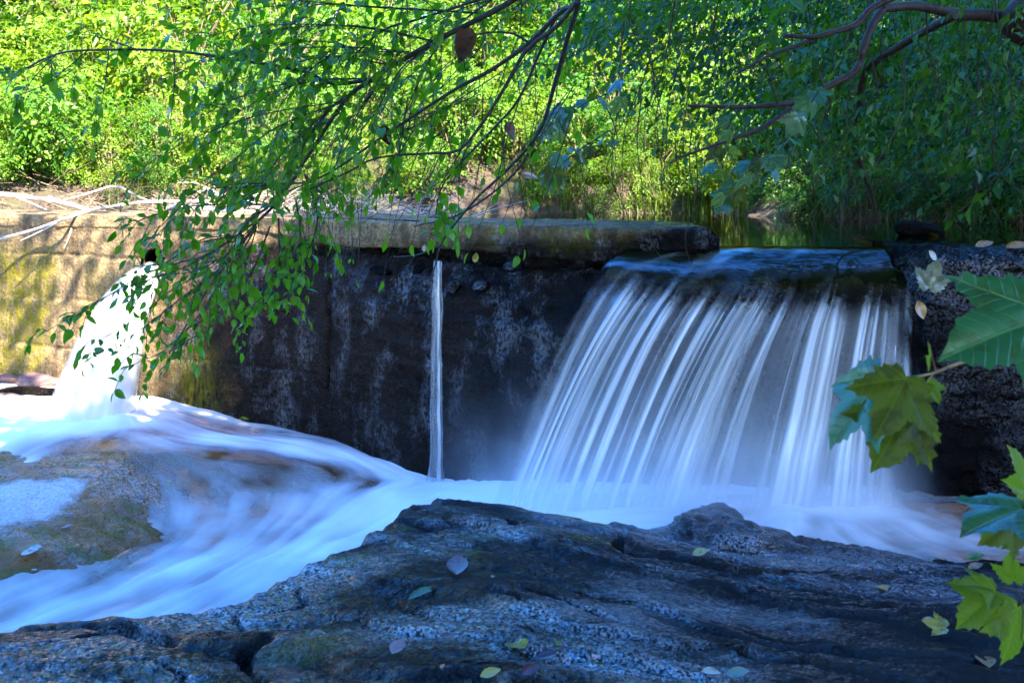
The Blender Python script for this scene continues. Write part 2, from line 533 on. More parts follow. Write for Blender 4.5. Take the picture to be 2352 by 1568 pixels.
# ------------------------------------------------------------------ plan of the place
# the dam's front line: picture column -> distance
_wp = [(-2600, 11.3), (0, 9.0), (770, 8.3), (1000, 7.85), (1200, 7.5), (1385, 7.3), (1660, 7.15), (2110, 7.0), (2352, 6.9), (3200, 6.6)]
_wx = np.array([(a - CX) / F * d for a, d in _wp])
_wy = np.array([d for a, d in _wp])
def Yw(x):
    return np.interp(x, _wx, _wy)
TOP, POND = 1.61, 1.50
X_GAP0 = (1385 - CX) / F * 7.3
X_GAP1 = (2105 - CX) / F * 6.85

# far bank water line
def Yb(x):
    return np.interp(x, [-12, -4, -1.9, -1.1, 0, 2.0, 2.5, 3.2, 4, 5, 6, 7, 8], [10.6, 10.0, 10.2, 11.2, 11.4, 11.4, 10.9, 10.3, 9.7, 8.6, 7, 4, 0])

def ground_z(x, y):
    x, y = np.broadcast_arrays(np.asarray(x, float), np.asarray(y, float))
    d = y - Yb(x)
    bank = np.where(d > 0, 1.44 + .22 * sstep(0, .25, d) + .42 * np.minimum(d, 4) + .12 * np.clip(d - 4, 0, 50), 1.44 + np.clip(d, -1, 0) * .5)
    bank = bank + .10 * fbm(x * .9, y * .9, 0, 3) * sstep(-.2, 1.5, d)
    silt = sstep(-1.4, -2.0, x) * sstep(Yw(x) + .7, Yw(x) + .9, y)
    bank = np.where(silt > 0, np.maximum(bank, 1.53 + .03 * fbm(x * 3, y * 3) + 0 * x), bank)
    low = -.55 + np.zeros_like(x)
    low = np.maximum(low, np.minimum((x - 4.9) * .9, 2.2 + (x - 4.9) * .12))
    low = np.maximum(low, np.minimum((-x - 6.8) * .7, 2.0 + (-x - 6.8) * .08))
    low = np.maximum(low, np.where(y < .6, .3 + .0 * y, -.55))
    return np.where(y > Yw(x) + .35, np.maximum(bank, low), low)

gx = np.unique(np.r_[np.linspace(-150, -12, 24), np.linspace(-12, 12, 170), np.linspace(12, 150, 24)])
gy = np.unique(np.r_[np.linspace(-80, -4, 16), np.linspace(-4, 9, 60), np.linspace(9, 18, 90), np.linspace(18, 200, 34)])
GX, GY = np.meshgrid(gx, gy, indexing='ij')
gme = mesh_np('ground', np.stack([GX, GY, ground_z(GX, GY)], -1).reshape(-1, 3), grid_faces(len(gx), len(gy)), M['soil'])
tag(link('ground', gme), kind='structure')

# ------------------------------------------------------------------ streambed and stream
W_PTS = [(0,940,.33),(200,925,.30),(400,920,.27),(580,965,.15),(800,1010,.07),(1000,1090,-.05),(1165,1115,.02),(1300,1150,.10),(1600,1150,.13),
         (2000,1140,.13),(2200,1180,.13),(2350,1240,.13),(2700,1240,.13),(1250,1250,.06),(1500,1250,.12),(850,1100,.02),(900,1150,.0),(850,1200,-.05),
         (600,1060,.15),(300,1050,.24),(150,1040,.26),(600,1150,.03),(400,1200,.0),(500,1300,-.04),(300,1320,-.05),(600,1350,-.06),(200,1420,-.1),
         (0,1400,-.09),(400,1440,-.12),(0,1330,-.02),(-300,1400,-.15),(0,1000,.32),(300,970,.28),(500,1010,.20),(700,1040,.11),(-400,960,.34),(-500,1100,.2),
         (1000,1300,-.02),(-200,1560,-.16),(500,1560,-.14)]
_xy = [img(a, b, z) for a, b, z in W_PTS]
water_z0 = tps(_xy, [z for _, _, z in W_PTS], 2e-3)
def water_z(x, y):
    return np.clip(water_z0(x, y), -.22, .36)

def at_water(px, py):
    z = .1
    for _ in range(6):
        x, y = img(px, py, z)
        z = float(water_z(x, y))
    return x, y
SLAB_POLY = [at_water(a, b) for a, b in ((-700,1030),(130,1030),(300,1034),(480,1045),(700,1068),(870,1098),(700,1114),(500,1124),(410,1142),(388,1190),(345,1240),(230,1275),(140,1297),(0,1312),(-700,1345))]
_sr = [(-400,1060,.06),(0,1055,.03),(0,1110,.07),(100,1100,.07),(200,1062,.04),(200,1100,.06),(100,1170,.065),(0,1200,.07),(200,1180,.05),(300,1120,.03),(340,1170,.02),(368,1190,-.01),(300,1230,.012),(200,1245,.03),(100,1270,.035),(0,1285,.035),(-300,1250,.07),
       (300,1062,.008),(420,1075,.0),(550,1080,-.006),(700,1092,-.012),(450,1110,-.004),(250,1040,.0),(150,1036,.0),(0,1033,.0),(600,1110,-.03),(850,1100,-.04),(400,1150,-.04),(420,1040,-.02),(600,1050,-.03),(800,1070,-.04)]
slab_rel = tps([at_water(a, b) for a, b, _ in _sr], [c for *_, c in _sr], 4e-3)
def bed_z(x, y):
    z = water_z(x, y) - .07
    z = z + .03 * fbm(x * 2.3, y * 3, 1.5, 4) + .012 * ridge(x * 5, y * 9, 2, 3)
    return z

xs = np.arange(-6.5, 5.2, .03)
ys = np.arange(4.2, 9.6, .03)
BX, BY = np.meshgrid(xs, ys, indexing='ij')
keep = (BY < Yw(BX) + .1)[:-1, :-1]
v = np.stack([BX, BY, bed_z(BX, BY)], -1).reshape(-1, 3)
mo = sstep(.0, .6, fbm(BX * 1.7, BY * 1.7, 5, 3)).ravel() * .5
v, f, at = drop_unused(v, grid_faces(len(xs), len(ys), keep), {'moss': mo, 'dry': mo * 0})
tag(link('streambed', mesh_np('streambed', v, f, M['bed'], attrs=at)), kind='structure')

# running water, whiteness smeared along the current
FOAM = [(100,940,1),(250,930,1),(0,920,1),(400,925,.85),(0,990,1),(-200,990,1),(150,985,.9),(60,1020,.6),(330,955,.75),(480,945,.45),(560,952,.8),(430,975,.5),(500,1012,.8),(620,1018,.55),(700,1035,.8),(850,1055,.95),
        (950,1090,1),(900,1130,.95),(750,1005,.45),(620,985,.35),(860,1030,.55),(380,1010,.45),(250,1012,.3),(500,1058,.04),(650,1078,.08),(800,1095,.3),(350,1045,.12),(200,1035,.08),(420,1090,.05),(300,1100,0),
        (700,1112,.4),(560,1110,.15),(480,1140,.6),(600,1150,.5),(450,1180,.75),(420,1220,.8),(500,1250,.6),(560,1200,.35),(700,1200,.5),(780,1150,.6),(650,1280,.75),(800,1200,.8),(750,1260,.7),(600,1330,.8),(420,1055,.03),(580,1050,.06),(480,1085,.02),(400,1290,.8),(300,1320,.25),(200,1300,.12),
        (330,1250,.3),(360,1210,.4),(250,1350,.4),(150,1380,.65),(100,1420,.6),(300,1420,.8),(450,1370,.6),(520,1320,.5),(0,1450,.4),(0,1340,.12),(0,1385,.4),(0,1520,.2),(250,1390,.7),(350,1400,.45),
        (1100,1120,1),(1300,1140,1),(1600,1130,1),(1800,1120,.95),(1900,1140,.95),(2000,1170,.85),(2100,1195,.55),(2000,1210,.55),(2200,1225,.4),
        (2250,1180,.1),(2150,1145,.25),(2350,1200,.05),(2330,1250,.15),(1700,1180,.7),(1350,1190,.9),(1000,1200,.9),(1600,1200,.75),(260,1042,.05),(330,1085,.02),(385,1120,.05),(395,1160,.15),(385,1200,.2),(350,1240,.15),(270,1285,.12),(560,1075,.02),(450,1065,.03),(720,1090,.12),(340,1062,.03)]
FLOW = [(100,960,-.9,.2),(0,1000,-1,.25),(200,990,-1,.25),(330,960,.6,.3),(450,950,1,.2),(650,1000,1,.25),(800,1040,1,.5),(900,1080,1,.4),(500,1010,1,.1),(700,1030,1,.15),(300,1050,1,.2),
        (600,1080,1,.2),(900,1130,-.3,.6),(1100,1120,-1,.1),(1000,1140,-1,.2),(850,1150,-1,.35),(700,1180,-1,.5),(550,1250,-1,.8),(700,1250,-1,.6),(450,1200,-.6,.8),(400,1350,-1,.5),(200,1400,-1,.4),
        (0,1420,-1,.3),(1500,1150,-1,.05),(1800,1140,-.4,.3),(2000,1170,.6,.4),(2200,1210,1,.35),(2350,1240,1,.3),(500,1400,-1,.4),(300,1300,-.8,.6)]
fo = gauss([at_water(a, b) for a, b, _ in FOAM], [c for *_, c in FOAM], .14)
fl_p, fl_u, fl_v = [], [], []
for a, b, du, dv in FLOW:
    x0, y0 = at_water(a, b)
    x1, y1 = at_water(a + du * 12, b + dv * 12)
    n = math.hypot(x1 - x0, y1 - y0) + 1e-9
    fl_p.append((x0, y0)); fl_u.append((x1 - x0) / n); fl_v.append((y1 - y0) / n)
fu, fv = gauss(fl_p, fl_u, .35), gauss(fl_p, fl_v, .35)
RES = .0125
xs = np.arange(-4.6, 4.2, RES)
ys = np.arange(4.75, 9.3, RES)
SX, SY = np.meshgrid(xs, ys, indexing='ij')
cx_, cy_ = np.arange(-4.6, 4.3, .05), np.arange(4.75, 9.4, .05)
CGX, CGY = np.meshgrid(cx_, cy_, indexing='ij')
def bil(g, x, y):
    i = np.clip((x + 4.6) / .05, 0, len(cx_) - 1.001)
    j = np.clip((y - 4.75) / .05, 0, len(cy_) - 1.001)
    a, b = i.astype(int), j.astype(int)
    s, t = i - a, j - b
    return g[a, b] * (1 - s) * (1 - t) + g[a + 1, b] * s * (1 - t) + g[a, b + 1] * (1 - s) * t + g[a + 1, b + 1] * s * t
UG, VG = fu(CGX, CGY), fv(CGX, CGY)
nn = np.hypot(UG, VG) + 1e-6
UG, VG = UG / nn, VG / nn
WG = water_z(CGX, CGY)
FG = fo(CGX, CGY)
def src(x, y):
    return perlin(x * 13, y * 13, .3) + .55 * perlin(x * 34, y * 34, 4.7) + 1.3 * perlin(x * 5, y * 5, 8.1)
acc, wsum = src(SX, SY), 1.0
for sg in (1, -1):
    qx, qy = SX.copy(), SY.copy()
    for k in range(15):
        qx, qy = qx + sg * .022 * bil(UG, qx, qy), qy + sg * .022 * bil(VG, qx, qy)
        w = .5 + .5 * math.cos(math.pi * (k + 1) / 16)
        acc = acc + w * src(qx, qy)
        wsum += w
lic = acc / wsum
lic = lic / (lic.std() + 1e-9)
foam = bil(FG, SX, SY)
foam = np.clip(foam, 0, 1) ** (1.0 + .2 * sstep(.95, .5, foam))
SZ = bil(WG, SX, SY) + .004 * lic * (0.4 + foam) + .02 * fbm(SX * 2.5, SY * 2.5, 9, 2) * sstep(.1, .5, foam)
foam_a = np.clip(foam + .105 * lic * (1.05 - np.abs(2 * foam - 1)) + .30 * fbm(SX * 2.6, SY * 2.6, 3, 4) * sstep(.02, .2, foam) * (1.1 - foam), 0, 1)
foam_a = foam_a * sstep(0, .12, foam_a + .05)
keep = (SY < Yw(SX) - .0)[:-1, :-1]
v, f, at = drop_unused(np.stack([SX, SY, SZ], -1).reshape(-1, 3), grid_faces(len(xs), len(ys), keep), {'foam': foam_a, 'flow': lic})
tag(link('stream', mesh_np('stream', v, f, M['stream'], attrs=at)), kind='structure')

# ------------------------------------------------------------------ rock slab on the left
def height_patch(name, poly, zf, x0, x1, y0, y1, res, mat, edge, attrs_f, slope=1.6, floor=-.6):
    xs, ys = np.arange(x0, x1, res), np.arange(y0, y1, res)
    X, Y = np.meshgrid(xs, ys, indexing='ij')
    wob = .085 * fbm(X * 3.1, Y * 4.1, 2.2, 4) + .015 * perlin(X * 17, Y * 17, 1.1)
    sd = signed_poly(poly, X, Y) + wob
    Z = zf(X, Y, sd)
    Z = Z - np.where(sd < edge, (edge - sd) ** 1.35 * slope, 0)
    keep = (sd > -.42)[:-1, :-1]
    v, f, at = drop_unused(np.stack([X, Y, np.maximum(Z, floor)], -1).reshape(-1, 3), grid_faces(len(xs), len(ys), keep), attrs_f(X, Y, Z, sd))
    return mesh_np(name, v, f, mat, attrs=at)

def slab_z(x, y, sd=None):
    z = water_z(x, y) + np.clip(slab_rel(x, y), -.06, .09)
    return z + .010 * fbm(x * 3, y * 5, 4, 4) + .007 * ridge(x * 4 + y * 2, y * 12, 3, 3) + .004 * perlin(x * 40, y * 40)
def slab_at(x, y, z, sd):
    dp = [img(a, b, c) for a, b, c in ((-600,1062,.33),(0,1062,.32),(110,1062,.32),(205,1064,.3),(195,1092,.28),(120,1130,.25),(60,1160,.21),(0,1172,.2),(-600,1200,.2))]
    dry = sstep(-.02, .06, signed_poly(dp, x, y) + .06 * fbm(x * 6, y * 9, 6, 4))
    moss = sstep(-.2, .5, fbm(x * 4, y * 7, 7, 4) - .05 - .6 * sstep(-2.1, -1.6, x)) * (1 - dry)
    return {'moss': moss, 'dry': dry}
o = link('rock_slab', height_patch('rock_slab', SLAB_POLY, slab_z, -5.6, -.6, 4.9, 7.6, .013, M['slab'], .05, slab_at, .5))
tag(o, 'low flat rock slab, pale and dry on top with mossy wet front, left of the stream', 'rock')

# ------------------------------------------------------------------ foreground ledge
LEDGE_POLY = [img(a, b, z) for a, b, z in ((-500,1490,.42),(-200,1475,.44),(0,1464,.45),(120,1457,.45),(300,1447,.45),(400,1422,.46),(510,1395,.46),(590,1368,.46),(700,1303,.47),(770,1276,.47),
              (850,1240,.47),(868,1210,.47),(920,1180,.46),(985,1160,.46),(1060,1148,.46),(1150,1155,.44),(1300,1182,.38),(1460,1215,.28),(1600,1232,.2),(1800,1232,.15),(2000,1243,.13),(2200,1272,.12),
              (2352,1292,.12),(2900,1310,.12))] + [(5.2, 3), (5.2, .3), (-4.5, .3)]
L_PTS = [(0,1480,.50),(300,1470,.50),(500,1420,.50),(700,1330,.50),(850,1270,.51),(900,1210,.51),(1060,1162,.50),(1060,1250,.54),(1300,1200,.42),(1460,1235,.33),(1600,1250,.24),(1800,1255,.18),(2000,1270,.15),
         (2300,1310,.14),(1300,1300,.50),(1600,1320,.38),(1900,1350,.30),(2200,1400,.30),(0,1568,.58),(400,1568,.60),(800,1480,.58),(800,1568,.64),(1176,1568,.66),(1176,1420,.58),(1600,1450,.50),(1600,1568,.62),(2000,1500,.44),(2352,1568,.50),(2700,1500,.5)]
_lx = [img(a, b, z) for a, b, z in L_PTS] + [(-3, 1), (0, 1), (3, 1)]
ledge_f = tps(_lx, [z for *_, z in L_PTS] + [.62, .66, .55], 4e-3)
def ledge_z(x, y, sd=None):
    x, y = np.asarray(x, float), np.asarray(y, float)
    a = math.radians(-27)
    s, t = x * math.cos(a) + y * math.sin(a), -x * math.sin(a) + y * math.cos(a)      # bedding runs down to the right
    wx, wy = s + .25 * fbm(x, y, 2, 2), t + .18 * fbm(x * 1.3, y * 1.3, 5, 3)
    z = ledge_f(x, y)
    q = wy * 2.6 + .35 * fbm(x * .8, y * .8, 11, 2)
    st = q - np.floor(q)
    step = (sstep(0, .08, st) - st) * .022                                       # bedding steps
    amp = .55 + .45 * sstep(-.4, .4, fbm(x * .9, y * .9, 21, 2))
    z = z + step * amp + .036 * fbm(wx * 1.25, wy * 1.6, 3, 4) + .007 * ridge(wx * 2.2, wy * 6, 1, 3, .55)
    crack = np.abs(perlin(wx * 1.6 + .4, wy * 3.4, 9.3))
    z = z - .06 * np.exp(-(crack / .035) ** 2) * sstep(.0, .5, fbm(x * 1.1, y * 1.1, 14, 2) + .25)
    r = sstep(-.35, .35, fbm(x * 1.4, y * 1.9, 31, 3))                           # rough grain here, smoother there
    z = z + (.0035 + .004 * r) * fbm(x * 26, y * 30, 4, 3, .6) + .0022 * r * perlin(x * 85, y * 95, 2)
    return z
def ledge_at(x, y, z, sd):
    m = fbm(x * 2.2, y * 2.6, 41, 4) + .55 * sstep(.2, -2.2, x) + .5 * np.exp(-((x + .55) ** 2 / .5 + (y - 4.9) ** 2 / .25)) - .64 - .5 * sstep(.3, 1.6, x)
    return {'moss': sstep(-.1, .35, m), 'dry': 0 * x}
o = link('rock_ledge', height_patch('rock_ledge', LEDGE_POLY, ledge_z, -4.2, 4.2, 1.0, 6.35, .0095, M['ledge'], .07, ledge_at, 3.0))
tag(o, 'broad wet black rock ledge with mossy patches filling the foreground', 'rock')

def on_surface(px, py, zf, d0=2.0, d1=9.0):
    d = np.arange(d0, d1, .01)
    x, z = (px - CX) / F * d, CZ - (py - HZ) / F * d
    h = np.asarray(zf(x, d))
    i = np.argmax(z <= h)
    return Vector((x[i], d[i], h[i]))

def rock_mesh(name, size, mat, seed=0, rough=.35, sub=4, moss=0.0, flat=0.0):
    """an irregular faceted stone"""
    import bmesh
    bm = bmesh.new()
    bmesh.ops.create_icosphere(bm, subdivisions=sub, radius=1)
    co = np.array([v.co for v in bm.verts])
    r = np.random.default_rng(seed)
    for _ in range(11):                                  # cut planes give flat faces
        n = r.normal(size=3); n /= np.linalg.norm(n)
        dd = r.uniform(.55, .9)
        k = co @ n - dd
        co = co - np.where(k > 0, k, 0)[:, None] * n * .9
    nrm = co / np.linalg.norm(co, axis=1)[:, None]
    co = co + nrm * (rough * .25 * fbm(co[:, 0] * 1.7 + seed, co[:, 1] * 1.7, co[:, 2] * 1.7, 4) + .03 * perlin(co[:, 0] * 9, co[:, 1] * 9, co[:, 2] * 9 + seed))[:, None]
    co = co * np.array(size)
    fc = np.array([[v.index for v in f.verts] for f in bm.faces])
    bm.free()
    mo = sstep(.0, .5, fbm(co[:, 0] * 6, co[:, 1] * 6, co[:, 2] * 6 + seed, 3) + moss - .5)
    return mesh_np(name, co, fc, mat, attrs={'moss': mo, 'dry': mo * 0})

# ------------------------------------------------------------------ the dam
PIPE_X, PIPE_Z, PIPE_R = (357 - CX) / F * 8.68, 1.278, .092
dam = empty('dam_wall', (-1.5, Yw(-1.5), 0))
tag(dam, 'long old concrete dam wall with flat coping, mossy left side and wet dark middle', 'dam')

def wall_off(x, z):
    x, z = np.asarray(x, float), np.asarray(z, float)
    r = sstep(-1.75, -.95, x)
    lip = 1.36 + .05 * fbm(x * 1.4, 0 * x, 3, 3)
    prof = np.where(z > lip, -.20, np.interp(z, [-1, .3, .95, 1.12, 1.28, 1.40, 2], [.02, .05, .11, .08, -.03, -.14, -.16]))
    prof = prof + .035 * fbm(x * 2.6, z * 3.2, 2, 4) + .016 * ridge(x * 5, z * 6.5, 8, 4) * sstep(.5, 1.0, z)
    # vertical and slanting cracks of the wet part
    cr = np.abs(x + 1.28 + .03 * perlin(z * 4, 0 * z, 1) )
    prof = prof - .05 * np.exp(-(cr / .012) ** 2) * sstep(.3, .5, z)
    for k, (z0, sl) in enumerate(((.62, -.10), (.40, -.16), (.80, -.06), (.22, -.12), (1.0, -.05))):
        q = z - z0 - sl * x - .03 * fbm(x * 2, 0 * x, 20 + k, 3)
        prof = prof + .022 * sstep(-.03, .0, -np.abs(q) + .0) - .02 * np.exp(-(q / .012) ** 2) + .018 * sstep(.02, -.02, q)
    left = .006 * fbm(x * 3, z * 3, 5, 4)
    for k, (z0, sl) in enumerate(((1.30, -.025), (.96, -.03), (.60, -.05))):               # pour lines of the concrete
        q = z - z0 - sl * (x + 3) - .012 * fbm(x * 2.2, 0 * x, 30 + k, 3)
        left = left - .022 * np.exp(-(q / .012) ** 2) * (.4 + .6 * sstep(-.2, .3, fbm(x * 2, 0 * x, 50 + k))) + .014 * sstep(.015, -.015, q)
    hole = np.hypot(x + 3.02, (z - .93) * 1.4)
    left = left - .10 * sstep(.10, .04, hole + .03 * perlin(x * 20, z * 20))
    prof = np.where(r > 0, r * prof + (1 - r) * left, left)
    return prof + .006 * fbm(x * 14, z * 14, 1, 4, .6)

xs = np.unique(np.r_[np.linspace(-11, -4.6, 40), np.arange(-4.6, X_GAP0 + .001, .0125)])
zs = np.arange(-.4, 1.62, .0125)
WX, WZ = np.meshgrid(xs, zs, indexing='ij')
WY = Yw(WX) - wall_off(WX, WZ)
hole = np.hypot(WX - PIPE_X, WZ - PIPE_Z) < PIPE_R
keep = ~(hole[:-1, :-1] & hole[1:, 1:])
wet = np.clip(sstep(-3.0, -2.1, WX + .3 * fbm(WX * 2, WZ * 1.2, 4, 3)) + .35 * sstep(.5, .1, WZ) * sstep(-3.4, -2.4, WX), 0, 1)
wet = wet * (1 - .8 * sstep(1.40, 1.47, WZ) * sstep(-.9, -1.2, WX))
soak = wet * sstep(-.75, .05, WX + .5 * fbm(WX * 1.5, WZ * 2, 6, 3) + .55 * sstep(.85, 1.2, WZ)) * (.55 + .45 * sstep(-.3, .3, fbm(WX * 3, WZ * 3, 61, 3)))
moss = sstep(-2.55, -2.9, WX) * sstep(1.5, 1.2, WZ) * sstep(-.25, .45, fbm(WX * 1.6, WZ * .7, 12, 3)) + .9 * np.exp(-((WX + 2.3) / .16) ** 2) * sstep(.8, .5, WZ)
moss = np.clip(moss, 0, 1)
v, f, at = drop_unused(np.stack([WX, WY, WZ], -1).reshape(-1, 3), grid_faces(len(xs), len(zs), keep), {'wet': wet, 'soak': soak, 'moss': moss})
link('wall_face', mesh_np('wall_face', v, f[:, ::-1], M['wall'], attrs=at), dam)
# core of the dam behind the face, in columns: back and right end
def slab_box(name, x0, x1, front, back, z0, z1, mat, n=24, at=(0, 1, 1), parent=None):
    X = np.linspace(x0, x1, n)
    ring = []
    for x in X:
        ring.append([(x, Yw(x) + front, z0), (x, Yw(x) + front, z1), (x, Yw(x) + back, z1), (x, Yw(x) + back, z0)])
    v = np.array(ring).reshape(-1, 3)
    i = np.arange(n * 4).reshape(n, 4)
    j = np.roll(i, -1, axis=1)
    f = np.stack([i[:-1], j[:-1], j[1:], i[1:]], -1).reshape(-1, 4)
    f = np.r_[f, i[0][::-1][None], i[-1][None]]
    me = mesh_np(name, v, f, mat, smooth=False, attrs={'wet': np.full(len(v), at[1]), 'soak': np.full(len(v), at[2]), 'moss': np.full(len(v), at[0])})
    return link(name, me, parent)
slab_box('wall_core', -11, PIPE_X - .2, .16, .74, -.5, 1.58, M['wall'], 20, (0, .6, 0), dam)
slab_box('wall_core', PIPE_X - .19, PIPE_X + .2, .45, .74, -.5, 1.58, M['wall'], 3, (0, 1, 1), dam)
slab_box('wall_core', PIPE_X + .21, X_GAP0 - .0, .26, .74, -.5, 1.42, M['wall'], 20, (0, 1, 1), dam)

# coping: a rounded slab swept along the wall, it runs on over the gap a little
CP_X1 = (1655 - CX) / F * 7.15
xs = np.unique(np.r_[np.linspace(-11, -4.6, 40), np.arange(-4.6, CP_X1 + .001, .014)])
npf = 96
prof_t = np.linspace(0, 1, npf)
def coping_section(x):
    r = float(sstep(-2.0, -.9, x))
    th = .10 + .09 * r + .02 * r * math.sin(x * 3.1)
    ov = .012 + .06 * r
    y0, y1, z0, z1, R = -ov, .80, TOP - th, TOP, .028
    pts = [(.14 + .18 * r, z0), (y0 + R * .6, z0)]
    pts += [(y0 + R - R * math.sin(a), z1 - R + R * math.cos(a)) for a in np.linspace(math.pi / 2, 0, 7)]
    pts.insert(2, (y0, z0 + R * .6))
    pts += [(y1 - R, z1), (y1, z1 - R), (y1, z0)]
    return np.array(pts)
rows = []
for x in xs:
    s = coping_section(x)
    seg = np.r_[0, np.cumsum(np.linalg.norm(np.diff(s, axis=0), axis=1))]
    # more samples on the front half
    tt = np.r_[np.linspace(0, .46, 66, endpoint=False), np.linspace(.46, 1, npf - 66)] * seg[-1]
    rows.append(np.c_[np.interp(tt, seg, s[:, 0]), np.interp(tt, seg, s[:, 1])])
S = np.array(rows)
XX = np.repeat(xs[:, None], npf, 1)
endf = sstep(CP_X1 - .12, CP_X1, XX)                        # worn round end
cy, cz = S[:, :, 0].mean(1, keepdims=True), TOP - .09
YY = S[:, :, 0] + endf * .10 * np.sign(cy - S[:, :, 0]) * 1
ZZ = S[:, :, 1] - endf ** 2 * .05 * (S[:, :, 1] > cz)
nz = .016 * fbm(XX * 9, YY * 9, ZZ * 9, 4, .65) + .02 * fbm(XX * 1.6, YY * 2, ZZ * 2 + 5, 3)
rr = sstep(-1.9, -.8, XX)
nz = nz * (.45 + .75 * rr)
frac = .03 * rr * ridge(XX * 3.0, ZZ * 3, 4, 3) * (S[:, :, 1] < TOP - .13)
YY = YY - nz * (S[:, :, 0] < .05) + np.maximum(frac, 0)
ZZ = ZZ + .5 * nz * (S[:, :, 1] > TOP - .03)
YY = YY + Yw(XX)
wet = sstep(-1.3, .3, XX + .4 * fbm(XX * 2, ZZ * 3, 2, 3)) * sstep(TOP - .03, TOP - .12, ZZ) * .85 + .9 * sstep(.75, 1.1, XX + .2 * fbm(XX * 4, ZZ * 4, 9))
wet = np.clip(wet + .35 * sstep(-.6, .5, XX), 0, 1)
soak = np.clip(sstep(.55, .85, XX + .12 * fbm(XX * 6, ZZ * 6, 3)) * sstep(TOP + .03, TOP - .06, ZZ + .02 * fbm(XX * 5, YY * 5, 1)) + .8 * sstep(-.9, 0, XX) * sstep(TOP - .13, TOP - .17, ZZ), 0, 1)
cv = np.stack([XX, YY, ZZ], -1).reshape(-1, 3)
cf = grid_faces(len(xs), npf)
ec = len(cv)
cv = np.r_[cv, [[CP_X1 + .02, Yw(CP_X1) + .36, TOP - .09]]]
last = np.arange((len(xs) - 1) * npf, len(xs) * npf)
ef = np.stack([last, np.roll(last, -1), np.full(npf, ec)], -1)
at = {k: np.r_[a.ravel(), 1.0] for k, a in {'wet': wet, 'soak': soak, 'moss': .35 * sstep(.1, .6, fbm(XX * 3, YY * 3, 8, 3)) * rr}.items()}
link('coping', mesh_np('coping', cv, [cf[:, ::-1], ef], M['wall'], attrs=at), dam)

# drain pipe through the wall
def ring_tube(name, x, z, y0, y1, r_out, r_in, mat, parent, n=28):
    th = np.linspace(0, 2 * math.pi, n, endpoint=False)
    prof = [(y0, r_in), (y0, r_out), (y1, r_out), (y1, r_in)]
    v = np.array([[(x + r * math.cos(a), y, z + r * math.sin(a)) for a in th] for y, r in prof]).reshape(-1, 3)
    i = np.arange(4 * n).reshape(4, n)
    j = np.roll(i, -1, axis=1)
    f = np.concatenate([np.stack([i[a], j[a], j[(a + 1) % 4], i[(a + 1) % 4]], -1) for a in range(4)])
    return link(name, mesh_np(name, v, f, mat, attrs={'moss': np.zeros(len(v)), 'dry': np.zeros(len(v))}), parent)
ring_tube('drain_pipe', PIPE_X, PIPE_Z, Yw(PIPE_X) - .015, Yw(PIPE_X) + .5, PIPE_R + .008, PIPE_R - .008, M['rock_dark'], dam)
# stones stuck in the wet face below the coping
for k, (px, py, d, s, rz) in enumerate(((1040, 660, 7.68, (.05, .05, .085), -.7), (1106, 655, 7.58, (.075, .05, .04), .5), (1180, 610, 7.5, (.07, .05, .045), .2), (870, 622, 8.0, (.09, .05, .03), -.2), (960, 618, 7.85, (.06, .05, .03), .3))):
    p = P(px, py, d)
    o = link('stone', rock_mesh('stone', s, M['rock_dark'], 40 + k, sub=3), dam, loc=p - dam.location)
    o.rotation_euler = (.2, -rz, rz)

# rock sill under the spilling water
def crest(u):
    """start of the slope, lip and foot of the spill for u across the gap (0 left, 1 right)"""
    st = np.array([np.interp(u, [0, .12, 1], [.80, 1.0, 2.50]), np.interp(u, [0, 1], [7.32, 7.12]), POND + 0 * u])
    lipy = np.interp(u, [0, .1, .25, .5, .8, .93, 1], [7.02, 6.92, 6.83, 6.78, 6.76, 6.78, 6.74])
    lip = np.array([np.interp(u, [0, 1], [.545, 2.30]), lipy, np.interp(u, [0, .06, .2, .4, .8, .93, 1], [1.385, 1.345, 1.30, 1.262, 1.245, 1.25, 1.20])])
    ft = np.array([np.interp(u, [0, .15, .5, 1], [-.13, .12, .80, 2.17]), np.interp(u, [0, 1], [6.50, 6.45]), .04 + 0 * u])
    return st, lip, ft

def sheet(nu, nv, dy=0.0, seed=0, rip=1.0):
    u = np.linspace(0, 1, nu)
    st, lip, ft = crest(u)
    lipn = .035 * perlin(u * 9, 0 * u, 3 + seed) + .02 * perlin(u * 28, 0 * u, 5)
    lip = lip + np.array([0 * u, -lipn, -.6 * lipn])
    vv = np.linspace(0, 1, nv)
    V0 = .26
    pts = np.zeros((nu, nv, 3))
    for j, t in enumerate(vv):
        if t < V0:
            s = t / V0
            q = st + (lip - st) * s
            q[2] = st[2] + (lip[2] - st[2]) * (s ** 2.1)
            q[2] += .022 * fbm(q[0] * 3.4, q[1] * 5, 3 + seed, 3) * math.sin(math.pi * min(s, 1)) * rip * .35
        else:
            s = (t - V0) / (1 - V0)
            q = lip + (ft - lip) * np.array([[s ** .92], [1.6 * s - .6 * s * s], [.62 * s + .38 * s * s]])
        q = q + np.array([[0], [dy], [0]])
        pts[:, j] = q.T
    m = int(V0 * (nv - 1) * 1.9)
    for _ in range(int(nv * .22)):
        pts[:, 2:m] = .25 * pts[:, 1:m - 1] + .5 * pts[:, 2:m] + .25 * pts[:, 3:m + 1]
    return u, vv, V0, pts

def strands(u, vv, seed, warp=1.0):
    U, V = np.meshgrid(u, vv, indexing='ij')
    w = U + .012 * warp * perlin(U * 7, V * 1.6, seed) + .004 * warp * perlin(U * 25, V * 2.2, seed + 1)
    n = .5 * perlin(w * 13, 0 * w, seed + 2) + 1.0 * perlin(w * 33, V * .5, seed + 3) + .65 * perlin(w * 80, V * .4, seed + 4) + .16 * perlin(w * 200, V * .3, seed + 5)
    return U, V, n / .8

